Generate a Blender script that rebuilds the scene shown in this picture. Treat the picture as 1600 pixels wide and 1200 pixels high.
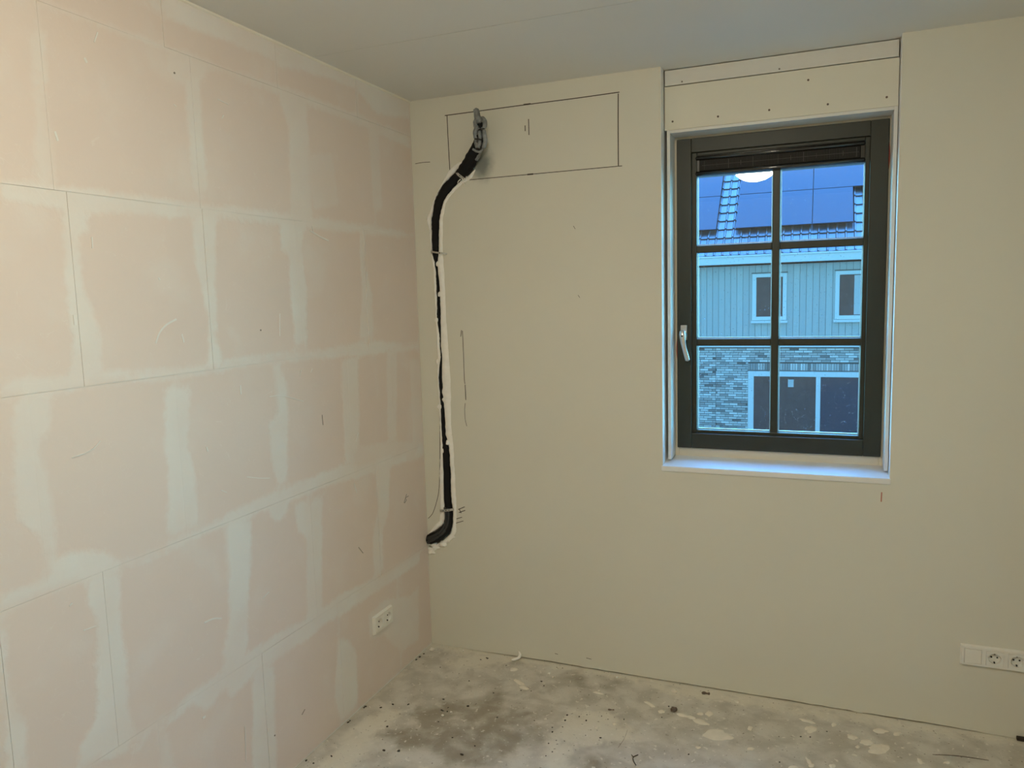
import bpy, bmesh, math, random
import numpy as np
from mathutils import Vector, noise, geometry

S = bpy.context.scene
COL = S.collection
for o in list(bpy.data.objects):
    bpy.data.objects.remove(o)
random.seed(7)

# ------------------------------------------------------------------ camera
cam_data = bpy.data.cameras.new('camera')
cam = bpy.data.objects.new('camera', cam_data)
COL.objects.link(cam)
cam.location = (1.76975, -3.18826, 1.70214)
cam.rotation_euler = (1.456047, 0.028008, 0.384444)
cam_data.sensor_width = 36.0
cam_data.lens = 1191.9 / 1600 * 36
cam_data.clip_start = 0.02
cam_data.clip_end = 300
S.camera = cam

# ------------------------------------------------------------------ dusk sky
LAMP_STRENGTH = 94.0
LAMP_COLOR = (1.0, 0.90, 0.70)
SKY_STRENGTH = 2.1
world = bpy.data.worlds.new('dusk_sky')
S.world = world
world.use_nodes = True
wn, wl = world.node_tree.nodes, world.node_tree.links
wn.clear()
w_out = wn.new('ShaderNodeOutputWorld')
w_bg = wn.new('ShaderNodeBackground')
w_tc = wn.new('ShaderNodeTexCoord')
w_sep = wn.new('ShaderNodeSeparateXYZ')
w_ramp = wn.new('ShaderNodeValToRGB')
wl.new(w_tc.outputs['Generated'], w_sep.inputs[0])
wl.new(w_sep.outputs['Z'], w_ramp.inputs[0])
wl.new(w_ramp.outputs[0], w_bg.inputs[0])
# the twilight glow lies beyond the opposite house, so the sky brightens smoothly that way
w_glow = wn.new('ShaderNodeMapRange')
w_glow.interpolation_type = 'SMOOTHSTEP'
for k_, v_ in (('From Min', -0.5), ('From Max', 1.0), ('To Min', SKY_STRENGTH * 1.1), ('To Max', SKY_STRENGTH * 12.5)):
    w_glow.inputs[k_].default_value = v_
wl.new(w_sep.outputs['Y'], w_glow.inputs['Value'])
wl.new(w_glow.outputs[0], w_bg.inputs[1])
wl.new(w_bg.outputs[0], w_out.inputs[0])
e = w_ramp.color_ramp.elements
e[0].position, e[0].color = 0.0, (0.17, 0.62, 0.82, 1)
e[1].position, e[1].color = 0.9, (0.080, 0.315, 0.90, 1)

# ------------------------------------------------------------------ exposure
S.view_settings.view_transform = 'Standard'
S.view_settings.look = 'None'
S.view_settings.exposure = 0.0
S.view_settings.gamma = 1.0
S.view_settings.use_curve_mapping = False
S.cycles.use_denoising = True
S.cycles.max_bounces = 10
S.cycles.diffuse_bounces = 6
S.cycles.transparent_max_bounces = 16
S.cycles.sample_clamp_indirect = 8.0

# ------------------------------------------------------------------ helpers
def tag(o, label=None, cat=None, group=None, kind=None):
    if label: o['label'] = label
    if cat: o['category'] = cat
    if group: o['group'] = group
    if kind: o['kind'] = kind
    return o

def empty(name, loc=(0, 0, 0), parent=None):
    o = bpy.data.objects.new(name, None)
    COL.objects.link(o)
    o.location = loc
    o.empty_display_size = 0.1
    if parent: o.parent = parent
    return o

def link_mesh(name, me, parent=None, loc=None):
    """Vertices are in world coordinates; the origin stays at the world origin unless loc is given."""
    o = bpy.data.objects.new(name, me)
    COL.objects.link(o)
    if loc: o.location = loc
    if parent:
        o.parent = parent
        o.matrix_parent_inverse = world_of(parent).inverted()
    return o

def world_of(o):
    m = o.matrix_basis.copy()
    if o.parent:
        m = world_of(o.parent) @ o.matrix_parent_inverse @ m
    return m

def obj(name, bm, mat, parent=None, smooth=False, loc=None):
    bmesh.ops.recalc_face_normals(bm, faces=bm.faces)
    me = bpy.data.meshes.new(name)
    bm.to_mesh(me)
    bm.free()
    for m in (mat if isinstance(mat, (list, tuple)) else [mat]):
        me.materials.append(m)
    if smooth:
        for p in me.polygons: p.use_smooth = True
    return link_mesh(name, me, parent, loc)

def add_box(bm, x0, x1, y0, y1, z0, z1, bevel=0.0, mi=0):
    v = [bm.verts.new((x, y, z)) for x in (x0, x1) for y in (y0, y1) for z in (z0, z1)]
    q = [(0, 1, 3, 2), (4, 6, 7, 5), (0, 4, 5, 1), (2, 3, 7, 6), (0, 2, 6, 4), (1, 5, 7, 3)]
    fs = [bm.faces.new([v[i] for i in f]) for f in q]
    for f in fs: f.material_index = mi
    if bevel > 0:
        es = list({ed for f in fs for ed in f.edges})
        bmesh.ops.bevel(bm, geom=es, offset=bevel, segments=2, profile=0.5, affect='EDGES')
    return fs

def box(name, dims, mat, parent=None, bevel=0.0):
    bm = bmesh.new()
    add_box(bm, *dims, bevel=bevel)
    return obj(name, bm, mat, parent)

def boxes(name, dims_list, mat, parent=None, bevel=0.0):
    bm = bmesh.new()
    for d in dims_list: add_box(bm, *d, bevel=bevel)
    return obj(name, bm, mat, parent)

def catmull(pts, n):
    """n samples along a Catmull-Rom curve through rows of numbers."""
    P = np.array(pts, float)
    if len(P) == 2:
        t = np.linspace(0, 1, n)[:, None]
        return P[0] * (1 - t) + P[1] * t
    P = np.vstack([2 * P[0] - P[1], P, 2 * P[-1] - P[-2]])
    m = len(P) - 3
    out = []
    for u in np.linspace(0, m - 1e-9, n):
        i = int(u); t = u - i
        p0, p1, p2, p3 = P[i:i + 4]
        out.append(0.5 * (2 * p1 + (p2 - p0) * t + (2 * p0 - 5 * p1 + 4 * p2 - p3) * t * t + (3 * p1 - p0 - 3 * p2 + p3) * t ** 3))
    return np.array(out)

def add_tube(bm, rows, seg=12, rough=0.0, flat=1.0, seed=0):
    """rows: (x, y, z, radius). Swept ring with closed ends."""
    rows = np.array(rows, float)
    pts = [Vector(r[:3]) for r in rows]
    rings = []
    up = Vector((0, 1, 0))
    for i, p in enumerate(pts):
        t = (pts[min(i + 1, len(pts) - 1)] - pts[max(i - 1, 0)]).normalized()
        a = up.cross(t)
        if a.length < 1e-3: a = Vector((1, 0, 0)).cross(t)
        a.normalize()
        b = t.cross(a).normalized()
        ring = []
        for k in range(seg):
            an = 2 * math.pi * k / seg
            d = a * math.cos(an) + b * math.sin(an) * flat
            r = rows[i][3]
            if rough: r *= 1 + rough * noise.noise((p + d * 0.01) * 70 + Vector((seed, 0, 0)))
            ring.append(bm.verts.new(p + d * r))
        rings.append(ring)
    for r0, r1 in zip(rings, rings[1:]):
        for k in range(seg):
            bm.faces.new((r0[k], r0[(k + 1) % seg], r1[(k + 1) % seg], r1[k]))
    for ring, p, s in ((rings[0], pts[0], -1), (rings[-1], pts[-1], 1)):
        r = rows[0 if s < 0 else -1][3]
        t = (pts[1] - pts[0]).normalized() if s < 0 else (pts[-1] - pts[-2]).normalized()
        c = bm.verts.new(p + t * s * r * 0.6)
        for k in range(seg): bm.faces.new((ring[k], ring[(k + 1) % seg], c))

def add_cyl(bm, c, axis, r, h, seg=20, r2=None):
    """Cylinder centred at c along axis ('X','Y','Z')."""
    r2 = r if r2 is None else r2
    def pt(a, rad, t):
        u, v = math.cos(a) * rad, math.sin(a) * rad
        return {'X': (c[0] + t, c[1] + u, c[2] + v), 'Y': (c[0] + u, c[1] + t, c[2] + v), 'Z': (c[0] + u, c[1] + v, c[2] + t)}[axis]
    A = [bm.verts.new(pt(2 * math.pi * k / seg, r, -h / 2)) for k in range(seg)]
    B = [bm.verts.new(pt(2 * math.pi * k / seg, r2, h / 2)) for k in range(seg)]
    for k in range(seg): bm.faces.new((A[k], A[(k + 1) % seg], B[(k + 1) % seg], B[k]))
    bm.faces.new(A); bm.faces.new(B)

# ------------------------------------------------------------------ materials
def new_mat(name):
    m = bpy.data.materials.new(name)
    m.use_nodes = True
    nt = m.node_tree
    b = nt.nodes['Principled BSDF']
    return m, nt.nodes, nt.links, b

def plain(name, color, rough=0.6, metal=0.0, spec=0.5, var=0.0, scale=8.0, bump=0.0, bump_scale=200.0):
    """Principled surface with optional object-space colour mottling and fine relief."""
    m, n, l, b = new_mat(name)
    b.inputs['Roughness'].default_value = rough
    b.inputs['Metallic'].default_value = metal
    b.inputs['Specular IOR Level'].default_value = spec
    b.inputs['Base Color'].default_value = (*color, 1)
    if var or bump:
        geo = n.new('ShaderNodeNewGeometry')
    if var:
        no = n.new('ShaderNodeTexNoise'); no.inputs['Scale'].default_value = scale; no.inputs['Detail'].default_value = 5
        l.new(geo.outputs['Position'], no.inputs['Vector'])
        mr = n.new('ShaderNodeMapRange')
        mr.inputs['From Min'].default_value = 0.25; mr.inputs['From Max'].default_value = 0.75
        mr.inputs['To Min'].default_value = 1 - var; mr.inputs['To Max'].default_value = 1 + var
        l.new(no.outputs['Fac'], mr.inputs['Value'])
        mx = n.new('ShaderNodeVectorMath'); mx.operation = 'SCALE'
        mx.inputs[0].default_value = color
        l.new(mr.outputs[0], mx.inputs['Scale'])
        l.new(mx.outputs[0], b.inputs['Base Color'])
    if bump:
        nb = n.new('ShaderNodeTexNoise'); nb.inputs['Scale'].default_value = bump_scale; nb.inputs['Detail'].default_value = 4
        l.new(geo.outputs['Position'], nb.inputs['Vector'])
        bp = n.new('ShaderNodeBump'); bp.inputs['Strength'].default_value = bump; bp.inputs['Distance'].default_value = 0.002
        l.new(nb.outputs['Fac'], bp.inputs['Height'])
        l.new(bp.outputs[0], b.inputs['Normal'])
    return m

def thin_glass(name, f0=0.08, tint=(0.96, 0.98, 0.97), rough=0.0):
    m, n, l, b = new_mat(name)
    n.remove(b)
    out = n['Material Output']
    geo = n.new('ShaderNodeNewGeometry')
    dot = n.new('ShaderNodeVectorMath'); dot.operation = 'DOT_PRODUCT'
    l.new(geo.outputs['Normal'], dot.inputs[0]); l.new(geo.outputs['Incoming'], dot.inputs[1])
    ab = n.new('ShaderNodeMath'); ab.operation = 'ABSOLUTE'; l.new(dot.outputs['Value'], ab.inputs[0])
    inv = n.new('ShaderNodeMath'); inv.operation = 'SUBTRACT'; inv.inputs[0].default_value = 1; l.new(ab.outputs[0], inv.inputs[1])
    pw = n.new('ShaderNodeMath'); pw.operation = 'POWER'; pw.inputs[1].default_value = 5; l.new(inv.outputs[0], pw.inputs[0])
    ma = n.new('ShaderNodeMath'); ma.operation = 'MULTIPLY_ADD'; ma.inputs[1].default_value = 1 - f0; ma.inputs[2].default_value = f0
    l.new(pw.outputs[0], ma.inputs[0])
    tr = n.new('ShaderNodeBsdfTransparent'); tr.inputs[0].default_value = (*tint, 1)
    gl = n.new('ShaderNodeBsdfGlossy'); gl.inputs['Roughness'].default_value = rough
    mix = n.new('ShaderNodeMixShader')
    l.new(ma.outputs[0], mix.inputs[0]); l.new(tr.outputs[0], mix.inputs[1]); l.new(gl.outputs[0], mix.inputs[2])
    l.new(mix.outputs[0], out.inputs['Surface'])
    return m

def nd(n, t, **kw):
    x = n.new(t)
    for k, v in kw.items(): setattr(x, k, v)
    return x

def gypsum_material():
    """Pink gypsum with pale joint compound: 'filler' is a signed distance (m) stored on the block meshes."""
    m, n, l, b = new_mat('gypsum_block_with_filler')
    b.inputs['Roughness'].default_value = 0.75
    b.inputs['Specular IOR Level'].default_value = 0.25
    geo = nd(n, 'ShaderNodeNewGeometry')
    at = nd(n, 'ShaderNodeAttribute', attribute_name='filler')
    st = nd(n, 'ShaderNodeAttribute', attribute_name='filler_strength')
    def nz(scale, detail, dist=0.0):
        x = nd(n, 'ShaderNodeTexNoise'); x.inputs['Scale'].default_value = scale; x.inputs['Detail'].default_value = detail
        x.inputs['Distortion'].default_value = dist
        l.new(geo.outputs['Position'], x.inputs['Vector']); return x.outputs['Fac']
    def mad(a, mul, add):
        x = nd(n, 'ShaderNodeMath', operation='MULTIPLY_ADD'); x.inputs[1].default_value = mul; x.inputs[2].default_value = add
        l.new(a, x.inputs[0]); return x.outputs[0]
    def op(o, a, c):
        x = nd(n, 'ShaderNodeMath', operation=o); l.new(a, x.inputs[0])
        if isinstance(c, (int, float)): x.inputs[1].default_value = c
        else: l.new(c, x.inputs[1])
        return x.outputs[0]
    d = op('ADD', at.outputs['Fac'], mad(nz(9, 3), 0.026, -0.013))
    d = op('ADD', d, mad(nz(45, 4), 0.024, -0.012))
    mr = nd(n, 'ShaderNodeMapRange', interpolation_type='SMOOTHSTEP')
    mr.inputs['From Min'].default_value = -0.010; mr.inputs['From Max'].default_value = 0.014
    l.new(d, mr.inputs['Value'])
    fac = op('MULTIPLY', mr.outputs[0], st.outputs['Fac'])
    fac = op('MULTIPLY', fac, mad(nz(5, 6), 1.5, 0.08))
    # thin smears of compound left on the block faces
    sm = nd(n, 'ShaderNodeMapRange', interpolation_type='SMOOTHSTEP')
    sm.inputs['From Min'].default_value = 0.52; sm.inputs['From Max'].default_value = 0.78; sm.inputs['To Max'].default_value = 0.34
    l.new(nz(4.5, 6, 0.3), sm.inputs['Value'])
    fac = op('MAXIMUM', fac, sm.outputs[0])
    fac = op('MINIMUM', fac, 1.0)
    tone = nd(n, 'ShaderNodeMix', data_type='RGBA')
    tone.inputs[6].default_value = (*PINK_A, 1); tone.inputs[7].default_value = (*PINK_B, 1)
    l.new(nz(2.2, 4), tone.inputs[0])
    mx = nd(n, 'ShaderNodeMix', data_type='RGBA')
    l.new(fac, mx.inputs[0]); l.new(tone.outputs[2], mx.inputs[6]); mx.inputs[7].default_value = (*FILL, 1)
    # faint pale scratches
    wv = nd(n, 'ShaderNodeTexNoise'); wv.inputs['Scale'].default_value = 3.0; wv.inputs['Detail'].default_value = 2
    wv.inputs['Distortion'].default_value = 6.0
    l.new(geo.outputs['Position'], wv.inputs['Vector'])
    sc = nd(n, 'ShaderNodeMapRange'); sc.inputs['From Min'].default_value = 0.0; sc.inputs['From Max'].default_value = 0.004
    sc.inputs['To Min'].default_value = 0.22; sc.inputs['To Max'].default_value = 0.0
    l.new(op('ABSOLUTE', mad(wv.outputs['Fac'], 1.0, -0.63), 0), sc.inputs['Value'])
    mx2 = nd(n, 'ShaderNodeMix', data_type='RGBA')
    l.new(sc.outputs[0], mx2.inputs[0]); l.new(mx.outputs[2], mx2.inputs[6]); mx2.inputs[7].default_value = (0.86, 0.84, 0.78, 1)
    l.new(mx2.outputs[2], b.inputs['Base Color'])
    h = op('ADD', mad(fac, 0.6, 0), mad(nz(90, 4), 0.12, 0))
    h = op('ADD', h, mad(nz(14, 4), 0.25, 0))
    bp = nd(n, 'ShaderNodeBump'); bp.inputs['Strength'].default_value = 0.7; bp.inputs['Distance'].default_value = 0.003
    l.new(h, bp.inputs['Height']); l.new(bp.outputs[0], b.inputs['Normal'])
    return m

def floor_material():
    m, n, l, b = new_mat('dusty_screed')
    b.inputs['Roughness'].default_value = 0.8
    b.inputs['Specular IOR Level'].default_value = 0.25
    geo = nd(n, 'ShaderNodeNewGeometry')
    dk = nd(n, 'ShaderNodeAttribute', attribute_name='dirt')
    pl = nd(n, 'ShaderNodeAttribute', attribute_name='dust')
    def nz(scale, detail, dist=0.0):
        x = nd(n, 'ShaderNodeTexNoise'); x.inputs['Scale'].default_value = scale; x.inputs['Detail'].default_value = detail
        x.inputs['Distortion'].default_value = dist
        l.new(geo.outputs['Position'], x.inputs['Vector']); return x.outputs['Fac']
    def rng(v, a, c, t0=0.0, t1=1.0):
        x = nd(n, 'ShaderNodeMapRange', interpolation_type='SMOOTHSTEP')
        for k, q in zip(('From Min', 'From Max', 'To Min', 'To Max'), (a, c, t0, t1)): x.inputs[k].default_value = q
        l.new(v, x.inputs['Value']); return x.outputs[0]
    def op(o, a, c):
        x = nd(n, 'ShaderNodeMath', operation=o); l.new(a, x.inputs[0])
        if isinstance(c, (int, float)): x.inputs[1].default_value = c
        else: l.new(c, x.inputs[1])
        return x.outputs[0]
    def mix(f, a, c):
        x = nd(n, 'ShaderNodeMix', data_type='RGBA'); l.new(f, x.inputs[0])
        for i, q in ((6, a), (7, c)):
            if isinstance(q, tuple): x.inputs[i].default_value = (*q, 1)
            else: l.new(q, x.inputs[i])
        return x.outputs[2]
    base = mix(rng(nz(10, 14, 0.4), 0.33, 0.66), FLOOR_A, FLOOR_B)
    dust = rng(op('ADD', pl.outputs['Fac'], op('MULTIPLY', nz(16, 6, 0.6), 0.9)), 0.75, 1.15)
    base = mix(op('MULTIPLY', dust, 0.8), base, FLOOR_DUST)
    dirt = rng(op('ADD', dk.outputs['Fac'], op('MULTIPLY', op('SUBTRACT', nz(11, 12, 0.25), 0.5), 2.6)), 0.30, 1.25)
    base = mix(op('MULTIPLY', dirt, 0.8), base, FLOOR_DIRT)
    flecks = rng(nz(48, 4, 0.5), 0.62, 0.70)
    base = mix(op('MULTIPLY', flecks, 0.75), base, (0.74, 0.70, 0.62))
    spots = rng(nz(75, 2, 0.2), 0.33, 0.28)
    base = mix(op('MULTIPLY', spots, 0.75), base, (0.22, 0.19, 0.15))
    l.new(base, b.inputs['Base Color'])
    h = op('ADD', nz(40, 7), op('MULTIPLY', nz(180, 3), 0.5))
    bp = nd(n, 'ShaderNodeBump'); bp.inputs['Strength'].default_value = 0.5; bp.inputs['Distance'].default_value = 0.003
    l.new(h, bp.inputs['Height']); l.new(bp.outputs[0], b.inputs['Normal'])
    return m

def back_wall_material():
    """Cream plaster with soft trowel mottling and one sooty smudge beside the pipe end."""
    m, n, l, b = new_mat('cream_plaster')
    b.inputs['Roughness'].default_value = 0.7
    b.inputs['Specular IOR Level'].default_value = 0.25
    geo = nd(n, 'ShaderNodeNewGeometry')
    no = nd(n, 'ShaderNodeTexNoise'); no.inputs['Scale'].default_value = 1.6; no.inputs['Detail'].default_value = 5
    l.new(geo.outputs['Position'], no.inputs['Vector'])
    mx = nd(n, 'ShaderNodeMix', data_type='RGBA')
    mx.inputs[6].default_value = (*[c * 0.95 for c in CREAM], 1); mx.inputs[7].default_value = (*[c * 1.04 for c in CREAM], 1)
    l.new(no.outputs['Fac'], mx.inputs[0])
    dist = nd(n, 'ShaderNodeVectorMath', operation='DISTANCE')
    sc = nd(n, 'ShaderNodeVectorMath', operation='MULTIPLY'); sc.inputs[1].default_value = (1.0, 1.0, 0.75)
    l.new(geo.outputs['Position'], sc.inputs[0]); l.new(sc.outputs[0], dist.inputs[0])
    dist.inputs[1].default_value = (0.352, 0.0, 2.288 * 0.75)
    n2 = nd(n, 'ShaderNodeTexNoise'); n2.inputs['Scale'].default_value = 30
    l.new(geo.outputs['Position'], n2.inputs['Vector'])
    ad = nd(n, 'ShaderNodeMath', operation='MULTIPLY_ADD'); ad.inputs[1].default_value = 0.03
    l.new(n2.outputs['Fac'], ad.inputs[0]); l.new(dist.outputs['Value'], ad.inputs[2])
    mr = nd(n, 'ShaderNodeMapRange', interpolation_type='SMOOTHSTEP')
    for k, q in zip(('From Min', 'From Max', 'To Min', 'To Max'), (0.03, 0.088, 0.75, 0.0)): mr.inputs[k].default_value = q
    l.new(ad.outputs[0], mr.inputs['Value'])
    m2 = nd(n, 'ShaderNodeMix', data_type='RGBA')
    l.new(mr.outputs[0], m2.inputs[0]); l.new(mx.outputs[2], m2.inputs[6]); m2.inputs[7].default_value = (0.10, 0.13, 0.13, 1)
    l.new(m2.outputs[2], b.inputs['Base Color'])
    nb = nd(n, 'ShaderNodeTexNoise'); nb.inputs['Scale'].default_value = 25; nb.inputs['Detail'].default_value = 6
    l.new(geo.outputs['Position'], nb.inputs['Vector'])
    bp = nd(n, 'ShaderNodeBump'); bp.inputs['Strength'].default_value = 0.15; bp.inputs['Distance'].default_value = 0.003
    l.new(nb.outputs['Fac'], bp.inputs['Height']); l.new(bp.outputs[0], b.inputs['Normal'])
    return m

def per_object_tone(name, a, c, rough=0.8, attr=None, spec=0.3, metal=0.0):
    """Colour between a and c by a per-face attribute or by the object's random value."""
    m, n, l, b = new_mat(name)
    b.inputs['Roughness'].default_value = rough
    b.inputs['Specular IOR Level'].default_value = spec
    b.inputs['Metallic'].default_value = metal
    if attr:
        f = nd(n, 'ShaderNodeAttribute', attribute_name=attr).outputs['Fac']
    else:
        f = nd(n, 'ShaderNodeObjectInfo').outputs['Random']
    mx = nd(n, 'ShaderNodeMix', data_type='RGBA')
    mx.inputs[6].default_value = (*a, 1); mx.inputs[7].default_value = (*c, 1)
    l.new(f, mx.inputs[0]); l.new(mx.outputs[2], b.inputs['Base Color'])
    return m

PINK_A = (0.685, 0.585, 0.52)
PINK_B = (0.735, 0.64, 0.575)
FILL = (0.745, 0.73, 0.69)
CREAM = (0.69, 0.67, 0.58)
FLOOR_A = (0.455, 0.425, 0.365)
FLOOR_B = (0.60, 0.57, 0.505)
FLOOR_DUST = (0.70, 0.66, 0.56)
FLOOR_DIRT = (0.27, 0.235, 0.175)

M = {}
M['gypsum'] = gypsum_material()
M['filler'] = plain('joint_filler', FILL, 0.8, var=0.05, bump=0.2)
M['floor'] = floor_material()
M['plaster'] = back_wall_material()
M['plain_plaster'] = plain('painted_plaster', CREAM, 0.75, var=0.03, scale=2)
M['ceiling'] = plain('ceiling_paint', (0.74, 0.73, 0.69), 0.8, var=0.02, scale=1.5, bump=0.12, bump_scale=160)
M['board'] = plain('cream_board', (0.74, 0.71, 0.60), 0.7, var=0.02, scale=3)
M['white_board'] = plain('primed_white_strip', (0.70, 0.68, 0.625), 0.6, var=0.03, scale=5)
M['white_paint'] = plain('white_satin_paint', (0.80, 0.80, 0.79), 0.4, var=0.02, scale=12)
M['lining'] = plain('lining_paint', (0.72, 0.71, 0.67), 0.45)
M['frame_cream'] = plain('cream_frame_paint', (0.72, 0.66, 0.53), 0.4)
M['sash_green'] = plain('dark_olive_paint', (0.036, 0.039, 0.029), 0.42, spec=0.35, var=0.06, scale=10)
M['glass'] = thin_glass('window_glass')
M['spacer'] = plain('grey_spacer', (0.55, 0.57, 0.58), 0.35, metal=0.3)
M['black_gloss'] = plain('black_anodised', (0.010, 0.009, 0.008), 0.13, spec=1.0)
M['mesh_grey'] = plain('grille_mesh_grey', (0.014, 0.013, 0.012), 0.6, spec=0.06)
M['mesh_line'] = plain('grille_line', (0.085, 0.08, 0.075), 0.5, spec=0.1)
M['steel'] = plain('satin_aluminium', (0.62, 0.61, 0.60), 0.32, metal=0.85)
M['red'] = plain('red_gasket', (0.42, 0.05, 0.03), 0.6)
M['red_ink'] = plain('red_pencil', (0.45, 0.17, 0.12), 0.8)
M['ink'] = plain('black_marker', (0.07, 0.055, 0.04), 0.8)
M['graphite'] = plain('pencil_graphite', (0.20, 0.17, 0.14), 0.8)
M['foam'] = plain('white_filling_foam', (0.90, 0.88, 0.83), 0.85, var=0.06, scale=30, bump=0.6, bump_scale=120)
M['rubber'] = plain('black_pipe_insulation', (0.010, 0.010, 0.011), 0.75, spec=0.2, bump=0.3, bump_scale=90)
M['dark_cable'] = plain('dark_grey_cable', (0.035, 0.035, 0.036), 0.45, spec=0.4)
M['grey_cable'] = plain('grey_wrapped_cable', (0.20, 0.215, 0.225), 0.42, var=0.45, scale=45)
M['tie'] = plain('black_tie', (0.012, 0.012, 0.012), 0.5)
M['zinc'] = plain('zinc_strap', (0.48, 0.47, 0.44), 0.45, metal=0.6, var=0.25, scale=90)
M['socket_white'] = plain('white_thermoplastic', (0.78, 0.76, 0.70), 0.35)
M['hole'] = plain('socket_hole', (0.02, 0.018, 0.015), 0.6)
M['grit'] = plain('black_grit', (0.035, 0.028, 0.022), 0.8)
M['chip'] = plain('brown_chip', (0.14, 0.105, 0.08), 0.8, var=0.3, scale=80)
M['white_crumb'] = plain('white_plaster_crumb', (0.82, 0.79, 0.72), 0.8)
M['splat'] = plain('plaster_splat', (0.74, 0.69, 0.59), 0.8, var=0.06, scale=40, bump=0.3)
M['cove'] = plain('caulk', (0.78, 0.74, 0.64), 0.6)
# outdoors
M['brick'] = per_object_tone('facade_brick', (0.15, 0.15, 0.15), (0.86, 0.82, 0.78), 0.6, attr='tone')
M['mortar'] = plain('dark_mortar', (0.12, 0.12, 0.12), 0.9)
M['siding'] = per_object_tone('painted_siding', (0.56, 0.55, 0.53), (0.62, 0.61, 0.58), 0.6)
M['siding_gap'] = plain('siding_shadow_gap', (0.18, 0.17, 0.16), 0.9)
M['house_white'] = plain('house_white_paint', (0.82, 0.82, 0.81), 0.45)
M['house_pane'] = plain('house_glass', (0.006, 0.040, 0.075), 0.08, spec=0.7)
M['house_pane_warm'] = plain('house_glass_warm_reflection', (0.075, 0.055, 0.060), 0.08, spec=0.7, var=0.25, scale=6)  # reddish reflection of the facing brickwork painted into the pane colour
M['tile'] = per_object_tone('glazed_roof_tile', (0.145, 0.155, 0.16), (0.20, 0.21, 0.215), 0.35, metal=0.75)
M['roof_deck'] = plain('roof_underlay', (0.02, 0.02, 0.02), 0.9)
M['solar'] = plain('solar_glass', (0.075, 0.080, 0.088), 0.2, metal=0.9, var=0.05, scale=18)
M['solar_edge'] = plain('solar_frame', (0.02, 0.02, 0.025), 0.5)
M['ground'] = plain('wet_paving', (0.10, 0.09, 0.08), 0.7, var=0.2, scale=3)
M['outer_brick'] = plain('red_outer_brick', (0.30, 0.14, 0.10), 0.85, var=0.3, scale=20)
M['drop'] = thin_glass('water_drop', f0=0.35, tint=(0.93, 0.95, 0.97), rough=0.1)
M['paper'] = plain('white_notice', (0.62, 0.62, 0.62), 0.7)
mm, n_, l_, b_ = new_mat('lamp_diffuser')
b_.inputs['Base Color'].default_value = (0.8, 0.8, 0.78, 1)
b_.inputs['Emission Color'].default_value = (*LAMP_COLOR, 1)
b_.inputs['Emission Strength'].default_value = LAMP_STRENGTH
M['lamp'] = mm

ROOM_X, ROOM_Y, H = 2.62, -4.54, 2.6

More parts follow.
